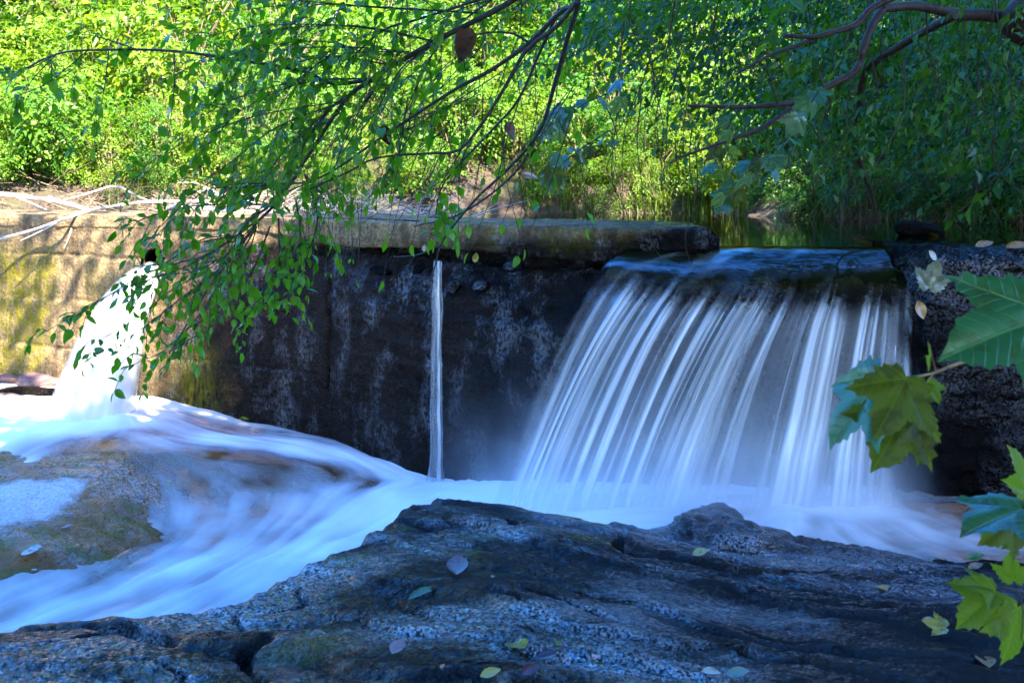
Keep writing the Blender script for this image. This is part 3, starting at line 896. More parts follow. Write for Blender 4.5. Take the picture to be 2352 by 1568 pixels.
fall = empty('waterfall', (1.4, 6.9, 1.3))
tag(fall, 'wide silky white waterfall spilling over the broken dam crest', 'waterfall')
for k, (dy, seed, amp) in enumerate(((0.0, 3, 1.0), (.05, 17, .5))):
    u, vv, V0, pts = sheet(760, 110, dy, 0)
    U, V, n = strands(u, vv, seed)
    s = np.clip((V - V0) / (1 - V0), 0, 1)
    pre = np.clip(V / V0, 0, 1)
    startn = V0 * (.86 + .30 * perlin(U * 9, 0 * U, 31) + .16 * perlin(U * 24, 0 * U, 33))       # where each strand turns white
    on = sstep(startn - .02, startn + .16, V)
    dens = sstep(-.5, 1.05, n) ** 1.35 * (.30 + .68 * on) * on
    edgeb = sstep(.0, .035, U + .02 * perlin(V * 5, U * 9, 90)) * sstep(1.0, .94, U + .05 * perlin(V * 3.1, U * 4, 91))
    body = .06 * on * sstep(0, .2, s) * (1 + 2.5 * sstep(.5, 1, s))
    dens = np.clip(dens * amp + body, 0, 1)
    slick = .13 * sstep(.2, 1.0, perlin(U * 7 + V * 5, V * 3.5, 44) + .5 * perlin(U * 24 + V * 16, V * 4, 46)) * (1 - on) * sstep(.12, .35, pre)
    # blue-white riffles where the sheet crosses the sill
    dens = dens + slick * (1 - .0 * U) * amp
    dens = dens * (.12 + .88 * sstep(.0, .08, U)) * (1 - .0 * V)
    dens = np.clip(np.maximum(dens, .45 * sstep(.8, 1.0, s) * sstep(0, .1, U)), 0, 1) * edgeb
    if k == 1: dens = dens * on
    pts[:, :, 1] -= .014 * n * on * sstep(0, .15, s)
    pts[:, :, 2] += .004 * perlin(U * 16 + V * 10, V * 4, 71) * np.sin(np.pi * pre) * (V < V0)
    sheen = (1 - .85 * sstep(.0, .3, s)) * (.03 + .40 * sstep(.0, .8, perlin(U * 6 + V * 4, V * 9, 81) + .5 * perlin(U * 22 + V * 14, V * 5, 83)))
    pts = pts + 0
    link('water_veil', mesh_np('water_veil', pts.reshape(-1, 3), grid_faces(len(u), len(vv)), M['fall'], attrs={'dens': dens, 'sheen': sheen}), fall)

lu, lvv, V0, lp = sheet(260, 110, 0.0, 0, 0.0)
for _k in range(10): lp[1:-1] = .25 * lp[:-2] + .5 * lp[1:-1] + .25 * lp[2:]
jl = int(V0 * .88 * 109)
lp = lp[:, :jl + 1].copy()
lp[:, :, 2] -= .005
LIP = mesh_np('pond_lip', lp.reshape(-1, 3), grid_faces(260, jl + 1), M['pond_lip'])

# sill: follows the sheet a little below it, then drops behind it
u, vv, V0, pts = sheet(150, 100, 0, 0, 0)
jl = int(V0 * 99)
top = pts[:, :jl + 1]
sill = [top[:, j] - np.array([0, 0, .035 + .02 * (j / jl)]) for j in range(jl + 1)]
lipr = sill[-1]
for z in np.linspace(0, 1, 36)[1:]:
    q = lipr.copy()
    q[:, 1] = q[:, 1] + .03 + .10 * z
    q[:, 2] = lipr[:, 2] + (-.4 - lipr[:, 2]) * z
    sill.append(q)
back = top[:, 0].copy(); back[:, 1] += .5; back[:, 2] = 1.35
sill = np.stack([back] + sill, 1)
nzs = .03 * fbm(sill[..., 0] * 4, sill[..., 1] * 6, sill[..., 2] * 4, 4) + .012 * ridge(sill[..., 0] * 9, sill[..., 1] * 9, sill[..., 2] * 9, 3)
sill[:, :, 1] -= nzs
sill[:, :, 2] += np.where(np.arange(sill.shape[1]) < jl + 2, np.clip(nzs, -.05, .02), 0)
nsv = sill.shape[0] * sill.shape[1]
link('spillway_sill', mesh_np('spillway_sill', sill.reshape(-1, 3), grid_faces(sill.shape[0], sill.shape[1]), M['rock_dark'], attrs={'moss': np.clip(.5 * sstep(1.2, 1.45, sill[..., 2]), 0, 1), 'dry': np.zeros(nsv)}), dam)
# dark left cheek of the gap, below the coping
slab_box('wall_core', X_GAP0 - .02, X_GAP0 + .55, .30, .8, -.5, 1.36, M['wall'], 4, (0, 1, 1), dam)

# remaining end of the dam on the right: a black block
def block_mesh():
    xs = np.arange(2.26, 5.4, .014)
    zs = np.r_[np.linspace(0, 1.43, 104), 1.43 + .09 * np.sin(np.linspace(0, math.pi / 2, 9)[1:])]
    yb = np.r_[np.linspace(0, .34, 24)[1:], np.full(8, .36)]
    X, T = np.meshgrid(xs, np.arange(len(zs) + len(yb)), indexing='ij')
    Z = np.r_[zs, np.full(23, zs[-1]), np.linspace(zs[-1] - .03, .9, 8)][T]
    Y = np.r_[np.where(zs > 1.43, .09 - .09 * np.cos((zs - 1.43) / .09 * math.pi / 2), 0), .09 + yb][T]
    yf = 6.72 - .10 * (X - 2.3)
    Z = Z + .03 * fbm(X * 2, Y * 2, 4, 3) * (Z > 1.3)
    bul = .05 * fbm(X * 2.2, Z * 2.6, 3, 4) + .03 * ridge(X * 3.5, Z * 7, 5, 4) + .007 * fbm(X * 24, Z * 24 + Y * 24, 7, 3, .6)
    Y = yf + Y - bul - .10 * sstep(.9, .2, Z) * 0
    e = sstep(2.44, 2.26, X)
    Y = Y + e * .25
    X2 = X + .05 * np.sin(Z * 4.2) * sstep(2.9, 2.3, X) - .04 * sstep(1.0, .3, Z) * sstep(2.9, 2.3, X)
    Z = Z + .012 * fbm(X * 18, Y * 18, 2, 3) * (Z > 1.4)
    v = np.stack([X2, Y, Z - .35 * (Z < .01)], -1).reshape(-1, 3)
    f = grid_faces(len(xs), len(zs) + len(yb))
    i = np.arange(len(v)).reshape(len(xs), -1)
    # left end wall
    n0 = i.shape[1]
    lv = v[i[0]].copy(); lv[:, 1] = np.maximum(lv[:, 1], 6.72 + 1.2); lv[:, 0] += .02
    v = np.r_[v, lv]
    k = np.arange(len(v) - n0, len(v))
    ef = np.stack([i[0][:-1], i[0][1:], k[1:], k[:-1]], -1)
    f = np.r_[f[:, ::-1], ef]
    return mesh_np('wall_stump', v, f, M['rock_dark'], attrs={'moss': np.zeros(len(v)), 'dry': np.zeros(len(v))})
o = link('wall_stump', block_mesh())
tag(o, 'wet black end block of the dam standing to the right of the wide waterfall', 'wall')

# ------------------------------------------------------------------ jet from the pipe, thin spout
def jet(name, c0, c1, a0, a1, b0, b1, sag, label, dens_, nt=60, k=40, pw=.85, seed=5, wob=0.0):
    t = np.linspace(0, 1, nt)
    c = np.stack([c0[0] + (c1[0] - c0[0]) * t ** pw, c0[1] + (c1[1] - c0[1]) * t ** .6, c0[2] + (c1[2] - c0[2]) * ((1 - sag) * t + sag * t * t)], -1)
    if wob: c[:, 0] += wob * perlin(t * 5.3, 0 * t, seed) + .4 * wob * perlin(t * 14, 0 * t, seed + 2)
    a = (a0 + (a1 - a0) * t ** .8) * (1 + (.25 * perlin(t * 6, 0 * t, seed + 4) if wob else 0))
    if wob: a = a * (1 + .35 * sstep(.93, 1.0, t))
    b = b0 + (b1 - b0) * t
    th = np.linspace(0, 2 * math.pi, k, endpoint=False)
    tan = np.gradient(c, axis=0); tan /= np.linalg.norm(tan, axis=1)[:, None]
    e1 = np.cross(tan, [0, 1, 0]); e1 /= np.linalg.norm(e1, axis=1)[:, None]
    e2 = np.cross(tan, e1)
    r = 1 + .06 * perlin(np.cos(th)[None] * 2.2 + 0 * t[:, None], np.sin(th)[None] * 2.2, t[:, None] * .8 + seed)
    v = c[:, None] + a[:, None, None] * e1[:, None] * (np.cos(th)[None] * r)[..., None] + b[:, None, None] * e2[:, None] * (np.sin(th)[None] * r)[..., None]
    i = np.arange(nt * k).reshape(nt, k)
    j = np.roll(i, -1, axis=1)
    f = np.stack([i[:-1], j[:-1], j[1:], i[1:]], -1).reshape(-1, 4)
    dens = dens_(t[:, None], th[None])
    return mesh_np(name, v.reshape(-1, 3), f, M['jet'], attrs={'dens': dens, 'sheen': np.full(dens.size, .3)})
js = Vector((PIPE_X, Yw(PIPE_X) + .12, PIPE_Z - .062))
je = P(205, 965, 8.05)
pf = empty('pipe_waterfall', (je.x, je.y, je.z))
tag(pf, 'thick white water jet pouring out of the round pipe in the dam wall', 'waterfall')
for k, (q, dd) in enumerate(((1.0, .55), (.86, .75), (.68, .95))):
    link('water_veil', jet('water_veil', js, je, .072 * q, .30 * q, .030 * q, .24 * q, .62, '', lambda t, th: np.clip(dd * (.8 + .5 * perlin(np.cos(th) * 4 + 0 * t, np.sin(th) * 4, t * .5 + k)) , 0, 1) + 0 * t), pf)
p0, p1 = P(1008, 597, 7.80), P(1003, 1100, 7.70)
th_ = empty('thin_waterfall', p1)
tag(th_, 'thin straight trickle of white water running down the wet wall', 'waterfall')
p0.y -= .02; p1.y -= .05
link('water_veil', jet('water_veil', p0 + Vector((0, -.09, 0)), p1 + Vector((0, -.04, 0)), .028, .044, .02, .03, .3, '', lambda t, th: .17 + .2 * perlin(np.cos(th) * 3 + 0 * t, np.sin(th) * 3, t * 3) + 0 * t, wob=.009), th_)
link('water_core', jet('water_core', p0 + Vector((.004, -.10, 0)), p1 + Vector((.022, -.06, 0)), .007, .011, .007, .01, .3, '', lambda t, th: .55 + .5 * perlin(t * 7, 0 * th, 3) + 0 * th, seed=5, wob=.009), th_)

# ------------------------------------------------------------------ mist at the foot of the falls
def mist_mat():
    """spray: thick at the foot line of the fall, thinning upwards and outwards"""
    t = NT('mist')
    sep = t('SeparateXYZ', {0: t.pos()})
    x, y, z = sep.outputs
    nz = t.noise(2.4, 3, .55, t.scaled((1, 1, .8)))
    g = lambda v, c, w: t.math('POWER', 2.718, t.math('MULTIPLY', t.math('POWER', t.math('ABSOLUTE', t.math('DIVIDE', t.math('SUBTRACT', v, c), w)), 2.0), -1.0))
    yy = g(y, 6.36, .22)
    h = t.math('ADD', .07, t.math('MULTIPLY', nz, .24))
    zz = t.math('POWER', 2.718, t.math('DIVIDE', t.math('MULTIPLY', t.math('SUBTRACT', z, .05), -1.0), h))
    xx = t.math('MULTIPLY', t('MapRange', {0: x, 1: -.45, 2: .25, 3: 0.0, 4: 1.0}).outputs[0], t('MapRange', {0: x, 1: 2.28, 2: 1.75, 3: 0.0, 4: 1.0}).outputs[0])
    d = t.math('MULTIPLY', t.math('MULTIPLY', yy, zz), t.math('MULTIPLY', xx, t.math('MULTIPLY', t.ramp(nz, (.25, .35), (.7, 1.)), 8.5)))
    v = t('VolumePrincipled', {'Color': rgb(.97, .98, 1), 'Density': d})
    t.put(t.out.inputs['Volume'], v.outputs[0])
    return t.m
_b = np.array([[x, y, z] for x in (-.5, 2.65) for y in (5.75, 6.98) for z in (-.15, 1.15)])
o = link('mist', mesh_np('mist', _b, np.array([[0, 1, 3, 2], [4, 6, 7, 5], [0, 4, 5, 1], [2, 3, 7, 6], [0, 2, 6, 4], [1, 5, 7, 3]]), mist_mat(), smooth=False))
tag(o, 'pale spray hanging over the foot of the wide waterfall', kind='stuff')

# ------------------------------------------------------------------ pond
def pond_mesh():
    xs = np.unique(np.r_[np.linspace(-4.5, .8, 40), np.arange(.8, 2.52, .03), np.linspace(2.55, 8.5, 40)])
    n = 60
    rows = []
    st0 = lambda x: np.interp(x, [.80, 1.0, 2.50], [7.32, 7.296, 7.12])
    for x in xs:
        y0 = st0(x) if .80 <= x <= 2.50 else (Yw(x) + .5 if x < .8 else 6.72 - .10 * (x - 2.3) + .30)
        y1 = float(Yb(x)) + .4
        y1 = max(y1, y0 + .05)
        yy = y0 + (y1 - y0) * np.linspace(0, 1, n) ** 1.3
        rows.append(np.c_[np.full(n, x), yy, np.full(n, POND)])
    v = np.array(rows)
    return mesh_np('pond', v.reshape(-1, 3), grid_faces(len(xs), n), M['pond'])
pond_o = tag(link('pond', pond_mesh()), kind='structure')
link('pond_lip', LIP, pond_o)

o = link('boulder', rock_mesh('boulder', (.21, .16, .085), M['rock_dark'], 5, sub=4), loc=P(2105, 536, 8.2))
o.rotation_euler = (0, .12, .2)
tag(o, 'small dark blue-black rock poking out of the pond above the waterfall', 'rock')
hp = on_surface(1640, 1235, ledge_z, 4, 7)
o = link('boulder', rock_mesh('boulder', (.44, .36, .17), M['ledge'], 31, sub=5, rough=.9, moss=.1), loc=hp + Vector((.05, .14, -.06)))
o.rotation_euler = (.1, .1, .25)
tag(o, 'rounded black boulder lying on the ledge in front of the wide waterfall', 'rock')
for k, (px, py, z, s, rz) in enumerate(((18, 822, .40, (.22, .2, .045), .2), (85, 872, .37, (.20, .17, .055), -.3), (14, 868, .37, (.14, .14, .05), .5), (60, 898, .35, (.36, .13, .035), .1), (15, 905, .34, (.18, .12, .03), .8), (-60, 850, .38, (.25, .2, .06), 1.2), (110, 842, .41, (.10, .12, .04), .1))):
    x, y = img(px, py, z)
    o = link('flat_stone', rock_mesh('flat_stone', s, M['stone_pink'] if k != 3 else M['rock_dark'], 60 + k, sub=3), loc=(x, y, z))
    o.rotation_euler = (0, 0, rz)
    tag(o, ('flat pinkish stone at the far left edge, topmost of the pile below the wall', 'rounded pinkish stone between the pipe jet and the mossy wall foot', 'small pink stone at the left edge, lower of two by the wall',
            'dark wet slab at the water line left of the pipe jet', 'thin pinkish stone at the left edge just above the white water', 'flat pink stone by the wall foot beyond the left edge', 'small pink stone touching the wall foot beside the pipe jet')[k], 'rock', 'stones at the foot of the mossy wall')
x, y = img(1815, 497, POND)
o = link('mud_mound', rock_mesh('mud_mound', (.42, .35, .26), M['soil'], 71, sub=4, rough=.6), loc=(x + .05, y + .15, POND - .02))
tag(o, 'reddish brown earth mound on the shaded pond bank below the hanging leaves', 'mound')

# ------------------------------------------------------------------ foliage builders
def unit(a):
    return a / (np.linalg.norm(a, axis=-1, keepdims=True) + 1e-9)

def leaf_cards(pos, dr, nr, size, width=.5, fold=.22, curl=.18):
    """small folded leaves of 2 quads each: 5 points"""
    dr = unit(dr)
    sd = unit(np.cross(dr, nr))
    up = np.cross(sd, dr)
    L = size[:, None]
    mid = pos + dr * L * .5 - up * L * .02
    tip = pos + dr * L - up * L * curl
    lf = pos + dr * L * .48 + sd * L * width * .5 + up * L * fold * .5
    rt = pos + dr * L * .48 - sd * L * width * .5 + up * L * fold * .5
    v = np.stack([pos, rt, tip, lf, mid], 1).reshape(-1, 3)
    n = len(pos)
    b = np.arange(n)[:, None] * 5
    f = np.concatenate([b + np.array([[0, 1, 2, 4]]), b + np.array([[0, 4, 2, 3]])])
    return v, f

def foliage_mesh(name, mat, clumps, sprays, leaves, radii, size, spray_len=.28, droop=.25, shell=.45, seed=0, flat=.75, width=.5, center=(0, 0, 0), zmin=-9):
    r = np.random.default_rng(seed)
    c = unit(r.normal(size=(clumps, 3))) * (shell + (1 - shell) * r.random((clumps, 1)) ** .6)
    c = c * np.array(radii)
    ci = r.integers(0, clumps, sprays)
    base = c[ci] + r.normal(size=(sprays, 3)) * np.array(radii) * .20
    out = unit(base / np.array(radii)) * .8 + r.normal(size=(sprays, 3)) * .55
    out[:, 2] = out[:, 2] * .35 - droop * (.5 + r.random(sprays))
    ax = unit(out)
    nrm = unit(np.array([0, 0, 1.]) * flat + r.normal(size=(sprays, 3)) * .4 + unit(base) * .5)
    side = unit(np.cross(ax, nrm))
    t = (np.arange(leaves) + .5) / leaves
    sg = np.where(np.arange(leaves) % 2, 1., -1.)
    p = base[:, None] + ax[:, None] * (t * spray_len)[None, :, None] + side[:, None] * (sg * .015)[None, :, None]
    p = p - np.array([0, 0, 1.]) * (t ** 2 * spray_len * .25)[None, :, None]
    d = ax[:, None] * .55 + side[:, None] * (sg * .85)[None, :, None] + r.normal(size=p.shape) * .28
    d[..., 2] -= .15
    nn = nrm[:, None] + r.normal(size=p.shape) * .35
    sz = size * (.65 + .6 * r.random((sprays, leaves))) * (1 - .25 * t)[None]
    tint = np.clip(r.random(clumps)[ci][:, None] * .5 + .5 * r.random((sprays, leaves)), 0, 1) * .98
    P_, D_, N_ = p.reshape(-1, 3) + np.array(center), d.reshape(-1, 3), nn.reshape(-1, 3)
    ok = P_[:, 2] > zmin
    v, f = leaf_cards(P_[ok], D_[ok], N_[ok], sz.reshape(-1)[ok], width)
    return mesh_np(name, v, f, mat, attrs={'tint': np.repeat(tint.reshape(-1)[ok], 5)})

def stems_mesh(name, mat, n, height, spread, r0, seed):
    r = np.random.default_rng(seed)
    mb = MB()
    for _ in range(n):
        a = r.random() * 6.28
        s = spread * (.3 + .8 * r.random())
        pts = [(0.08 * math.cos(a), .08 * math.sin(a), -.15), (s * .35 * math.cos(a), s * .35 * math.sin(a), height * .45), (s * math.cos(a + .3), s * math.sin(a + .3), height * (.75 + .35 * r.random()))]
        mb.tube(smooth_path(pts, .12), r0, r0 * .3, 5)
    return mb.mesh(name, mat)

# ------------------------------------------------------------------ far bank: shrubs and trees
SHRUB = []
for k, (m, cl, sp, lv, sz, sl, dr, wd) in enumerate((('lime', 26, 330, 10, .085, .30, .22, .46), ('lime_yellow', 20, 380, 12, .060, .34, .15, .40), ('lime', 30, 240, 9, .12, .36, .4, .55), ('mid', 22, 300, 10, .09, .3, .3, .46), ('lime_yellow', 30, 300, 10, .08, .30, .25, .5),
                                                 ('lime', 14, 300, 13, .055, .42, .1, .36), ('lime_yellow', 18, 170, 9, .14, .4, .5, .55), ('mid', 16, 240, 12, .065, .36, .2, .4))):
    SHRUB.append((foliage_mesh('foliage', M[m], cl, sp, lv, (.85, .75, .75), sz, sl, dr, .3, 100 + k, .9, wd, (0, 0, .75), 0),
                  stems_mesh('stem', M['dry_stick'], 9, 1.35, .8, .013, 200 + k)))
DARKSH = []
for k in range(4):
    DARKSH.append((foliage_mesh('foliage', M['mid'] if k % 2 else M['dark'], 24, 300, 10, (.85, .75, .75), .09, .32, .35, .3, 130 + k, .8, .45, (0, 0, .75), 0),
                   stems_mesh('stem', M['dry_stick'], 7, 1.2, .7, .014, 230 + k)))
CROWN = []
for k in range(4):
    CROWN.append(foliage_mesh('crown', M['lime' if k != 2 else 'lime_yellow'], 34, 620, 10, (1.7, 1.4, 1.5), .11, .42, .3, .35, 300 + k, .8, .5))
def trunk_mesh(h, r0, seed):
    r = np.random.default_rng(seed)
    mb = MB()
    top = np.array([r.normal() * .2, r.normal() * .2, h])
    p = [(0, 0, -.4), (r.normal() * .06, r.normal() * .06, h * .4), tuple(top * .98)]
    mb.tube(smooth_path(p, .2), r0, r0 * .45, 9)
    for _ in range(7):
        z = h * (.45 + .5 * r.random())
        a = r.random() * 6.28
        L = .9 + .6 * r.random()
        mb.tube(smooth_path([(0, 0, z), (L * .5 * math.cos(a), L * .5 * math.sin(a), z + .35), (L * math.cos(a), L * math.sin(a), z + .5 + .4 * r.random())], .15), r0 * .35, r0 * .1, 5)
    return mb.mesh('trunk', M['bark_trunk'])
TRUNK = [trunk_mesh(3.6, .09, 11), trunk_mesh(4.2, .11, 12), trunk_mesh(3.8, .07, 13)]

def shrub(x, y, s, kind, i, label, group, dz=0.0, sq=1.0):
    z = float(ground_z(x, y))
    e = empty('shrub', (x, y, z + dz))
    tag(e, label, 'shrub', group)
    fm, sm = kind[i % len(kind)]
    for nm, me in (('foliage', fm), ('stem', sm)):
        link(nm, me, e, loc=(0, 0, 0))
    e.scale = (s, s, s * sq)
    e.rotation_euler = (0, 0, random.random() * 6.28)
    return e

ORD = ('first second third fourth fifth sixth seventh eighth ninth tenth eleventh twelfth thirteenth fourteenth fifteenth sixteenth seventeenth eighteenth nineteenth twentieth '
       'twenty-first twenty-second twenty-third twenty-fourth twenty-fifth').split()
n = 0
for row, (dy, s0, step, jit, rname) in enumerate(((.12, .42, .46, .08, 'lowest row at the bank edge'), (.6, .58, .60, .15, 'second row up the bank'), (1.2, .78, .72, .2, 'middle row of the bank'), (1.95, .95, .85, .25, 'fourth row up the bank'), (2.8, 1.1, 1.0, .3, 'uppermost row of the bank'))):
    x, sun_n, dark_n = -5.3 - .45 * row, 0, 0
    while x < 4.9:
        xx = x + random.uniform(-.15, .15)
        yy = float(Yb(xx)) + dy + random.uniform(-jit, jit)
        right = xx > 2.3 + .1 * row
        s = s0 * random.uniform(.8, 1.15)
        x += step * random.uniform(.85, 1.1)
        if (right and row < 1) or (row == 0 and -1.3 < xx < 2.4 and random.random() < .35):
            continue
        if row == 0 and xx < -1.3: yy += .25
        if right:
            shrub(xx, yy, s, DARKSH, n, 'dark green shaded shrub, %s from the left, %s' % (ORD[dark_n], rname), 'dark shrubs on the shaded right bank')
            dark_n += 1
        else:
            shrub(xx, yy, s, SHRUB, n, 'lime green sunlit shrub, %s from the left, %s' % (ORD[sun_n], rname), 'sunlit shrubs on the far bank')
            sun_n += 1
        n += 1

for k in range(16):
    xx = -1.75 + 1.9 * (k + .5) / 16
    yy = max(float(Yb(xx)) - random.uniform(-.05, .55), float(Yw(xx)) + 1.5)
    if float(ground_z(xx, yy)) > 1.47:
        shrub(xx, yy, random.uniform(.26, .42) * (1.45 if k > 8 else 1), SHRUB, k + 3, 'small green bush on the silt behind the dam crest, %s from the left' % ORD[k], 'small bushes behind the dam crest')

def tree(x, y, h, s, i, label, group=None, crowns=1, tm=None):
    z = float(ground_z(x, y))
    e = empty('tree', (x, y, z))
    tag(e, label, 'tree', group)
    e.rotation_euler = (0, 0, random.random() * 6.28)
    o = link('trunk', tm or TRUNK[i % 3], e, loc=(0, 0, 0))
    o.scale = (1, 1, h / 4)
    for k in range(crowns):
        c = link('crown', CROWN[(i + k) % 4], e, loc=(random.uniform(-.3, .3), random.uniform(-.3, .3), h * (.92 - .28 * k)))
        c.scale = (s, s, s)
        c.rotation_euler = (0, 0, random.random() * 6.28)
    return e
for i in range(15):
    x = -7.2 + i * .98 + random.uniform(-.3, .3)
    y = 15.4 + random.uniform(-.5, 1.3) - (.8 if x > 3 else 0)
    tree(x, y, random.uniform(1.3, 1.75), random.uniform(.5, .68), i, 'slender sunlit tree behind the far bank shrubs, %s from the left' % ORD[i], 'trees behind the far bank shrubs', 2)
for i in range(12):
    x = -10 + i * 1.9 + random.uniform(-.4, .4)
    tree(x, 19 + random.uniform(-.8, 1.5), random.uniform(1.5, 2.1), random.uniform(.75, 1.0), i, 'taller leafy tree at the back of the wood, %s from the left' % ORD[i], 'taller trees at the back of the wood', 2)
for (px, d, lab) in ((118, 12.6, 'brown tree trunk wrapped in leaves at the upper left, nearer the edge'), (205, 13.2, 'second brown tree trunk from the left edge on the far bank'), (1262, 13.4, 'thin brown tree behind the bare hanging branches')):
    x = (px - CX) / F * d
    tree(x, d, 2.9, .6, 1, lab, None, 1)

# grass at the water line, and stalks
def grass_mesh():
    r = np.random.default_rng(5)
    V, Fc, T, n0 = [], [], [], 0
    for _ in range(95):
        x = r.choice([r.uniform(-.1, 2.3), r.uniform(1.3, 2.2), r.uniform(2.3, 4.4), r.uniform(-4, -1.6)], p=[.47, .2, .21, .12])
        y = float(Yb(x)) + r.uniform(.05, .40)
        z = float(ground_z(x, y))
        for _ in range(r.integers(16, 34)):
            b = np.array([x + r.normal() * .05, y + r.normal() * .05, z - .02])
            a = r.uniform(0, 6.28)
            L = r.uniform(.12, .30)
            d = np.array([math.cos(a), math.sin(a), 0])
            s = np.array([-d[1], d[0], 0]) * .006
            q = [b, b + d * L * .12 + [0, 0, L * .55], b + d * L * .38 + [0, 0, L * .85], b + d * L * .75 + [0, 0, L * .8]]
            V += [q[0] - s, q[0] + s, q[1] - s, q[1] + s, q[2] - s * .7, q[2] + s * .7, q[3]]
            Fc += [[n0, n0 + 1, n0 + 3, n0 + 2], [n0 + 2, n0 + 3, n0 + 5, n0 + 4]]
            Fc += [[n0 + 4, n0 + 5, n0 + 6, n0 + 6]]
            T += [r.random()] * 7
            n0 += 7
    f = np.array(Fc)
    tri = f[:, 2] == f[:, 3]
    return mesh_np('grass', np.array(V), [f[~tri], f[tri][:, :3]], M['grass'], attrs={'tint': T})
tag(link('grass', grass_mesh()), 'long green grass along the edge of the pond', kind='stuff')

# ------------------------------------------------------------------ driftwood on the dam
def branch(label, paths, mat, cat='branch', group=None, name='dead_branch'):
    p0 = paths[0][0][0]
    e = empty(name, p0)
    tag(e, label, cat, group)
    for k, (pts, r0, r1) in enumerate(paths):
        mb = MB()
        mb.tube(smooth_path(pts, .05), r0, r1, 8)
        link('stem' if k == 0 else 'twig', mb.mesh('stem', mat), e)
    return e
Q = P
branch('thick pale dead branch lying at the far left on the dam crest', [([Q(-160,440,9.9), Q(0,447,9.75), Q(90,457,9.7), Q(160,470,9.65), Q(240,497,9.5)], .026, .017), ([Q(20,445,9.75), Q(90,475,9.6), Q(135,497,9.5)], .010, .006)], M['deadwood'])
branch('long white dead branch hanging over the dam edge at the left', [([Q(-40,558,8.72), Q(70,530,8.8), Q(150,502,8.74), Q(195,487,8.95), Q(230,479,9.3), Q(330,465,9.7), Q(480,462,9.9)], .010, .016),
        ([Q(480,462,9.9), Q(380,470,9.8), Q(325,455,9.75), Q(280,432,9.72), Q(255,428,9.72)], .012, .008), ([Q(255,428,9.72), Q(200,445,9.72), Q(130,465,9.75)], .010, .007), ([Q(140,507,8.74), Q(90,533,8.7), Q(46,553,8.68)], .007, .004), ([Q(165,520,8.85), Q(160,540,8.83), Q(148,570,8.82)], .007, .004)], M['deadwood'])
branch('pale straight stick crossing behind the long white branch', [([Q(112,452,9.9), Q(160,470,9.8), Q(215,488,9.6), Q(270,497,9.5)], .013, .009)], M['deadwood'])
branch('short white stick poking over the dam edge beside the hanging leaves', [([Q(236,523,8.85), Q(290,498,9.0), Q(345,488,9.5)], .009, .007)], M['deadwood'])
branch('weathered grey log lying behind the hanging leaves on the dam crest', [([Q(380,478,9.9), Q(460,480,9.8), Q(560,487,9.7), Q(640,490,9.6)], .028, .02)], M['deadwood'])
branch('pale forked log leaning up from the driftwood pile', [([Q(470,434,10.2), Q(520,455,10), Q(590,474,9.8)], .022, .016), ([Q(500,447,10.1), Q(560,447,10.1), Q(600,452,10.0)], .012, .007)], M['deadwood'])
branch('tan broken stick at the left of the driftwood', [([Q(50,455,10.0), Q(90,477,9.8), Q(140,500,9.55)], .013, .008)], M['deadwood_tan'])
branch('pinkish branch in the driftwood to the right of the hanging leaves', [([Q(690,470,9.6), Q(770,477,9.5), Q(880,490,9.3)], .014, .008), ([Q(740,474,9.5), Q(800,462,9.6), Q(850,470,9.6)], .008, .004)], M['deadwood'])
def twig_pile(seed, n, xr, name='brushwood'):
    r = np.random.default_rng(seed)
    mb = MB()
    for _ in range(n):
        x = r.uniform(*xr)
        y = float(Yw(x)) + r.uniform(.7, 1.7)
        z = max(float(ground_z(x, y)), 1.55) + abs(r.normal()) * .05
        a = r.uniform(0, 6.28)
        L = r.uniform(.15, .55)
        e = np.array([x + L * math.cos(a), y + .5 * L * math.sin(a), z + r.uniform(-.02, .22)])
        m = (np.array([x, y, z]) + e) / 2 + r.normal(size=3) * .04
        mb.tube(smooth_path([(x, y, z), m, e], .12), r.uniform(.002, .007), .0015, 4)
    return mb.mesh(name, M['dry_stick'])
o = link('brushwood', twig_pile(3, 420, (-5.2, -1.0)))
tag(o, 'tangle of thin dry brown twigs behind the dam crest', kind='stuff')
o = link('brushwood', (lambda me: me)(twig_pile(4, 150, (-2.6, -.3))))
o.data.materials.clear(); o.data.materials.append(M['deadwood'])
tag(o, 'pale dry twigs washed up against the dam crest', kind='stuff')

# ------------------------------------------------------------------ leafy branch hanging over the dam
def simple_leaf(name, mat, w=.5, curl=.25, fold=.18, seed=0):
    ts = np.array([0, .12, .3, .5, .7, .87, 1])
    ws = np.array([.02, .55, .95, 1.0, .78, .38, 0]) * w * .5
    v, f = [], []
    for t, q in zip(ts, ws):
        z = -curl * t * t
        v += [(-q, t, z + fold * q), (0, t, z), (q, t, z + fold * q)]
    for i in range(len(ts) - 1):
        a = i * 3
        f += [(a, a + 1, a + 4, a + 3), (a + 1, a + 2, a + 5, a + 4)]
    return mesh_np(name, np.array(v), np.array(f), mat, attrs={'tint': np.full(len(v), .37 * seed % 1)}, uv=np.array(v)[:, :2])
HL = [simple_leaf('leaf', M['hang'], .50 + .05 * k, .15 + .12 * k, .35 - .08 * k, k) for k in range(4)]

def orient(p, d, n, s):
    """matrix: leaf runs along d, faces n"""
    d = Vector(d).normalized()
    x = d.cross(Vector(n))
    if x.length < 1e-4: x = d.cross(Vector((.3, .5, .8)))
    x.normalize()
    z = x.cross(d)
    m = Matrix((x, d, z)).transposed().to_4x4()
    return Matrix.Translation(p) @ m @ Matrix.Diagonal((s, s, s, 1))

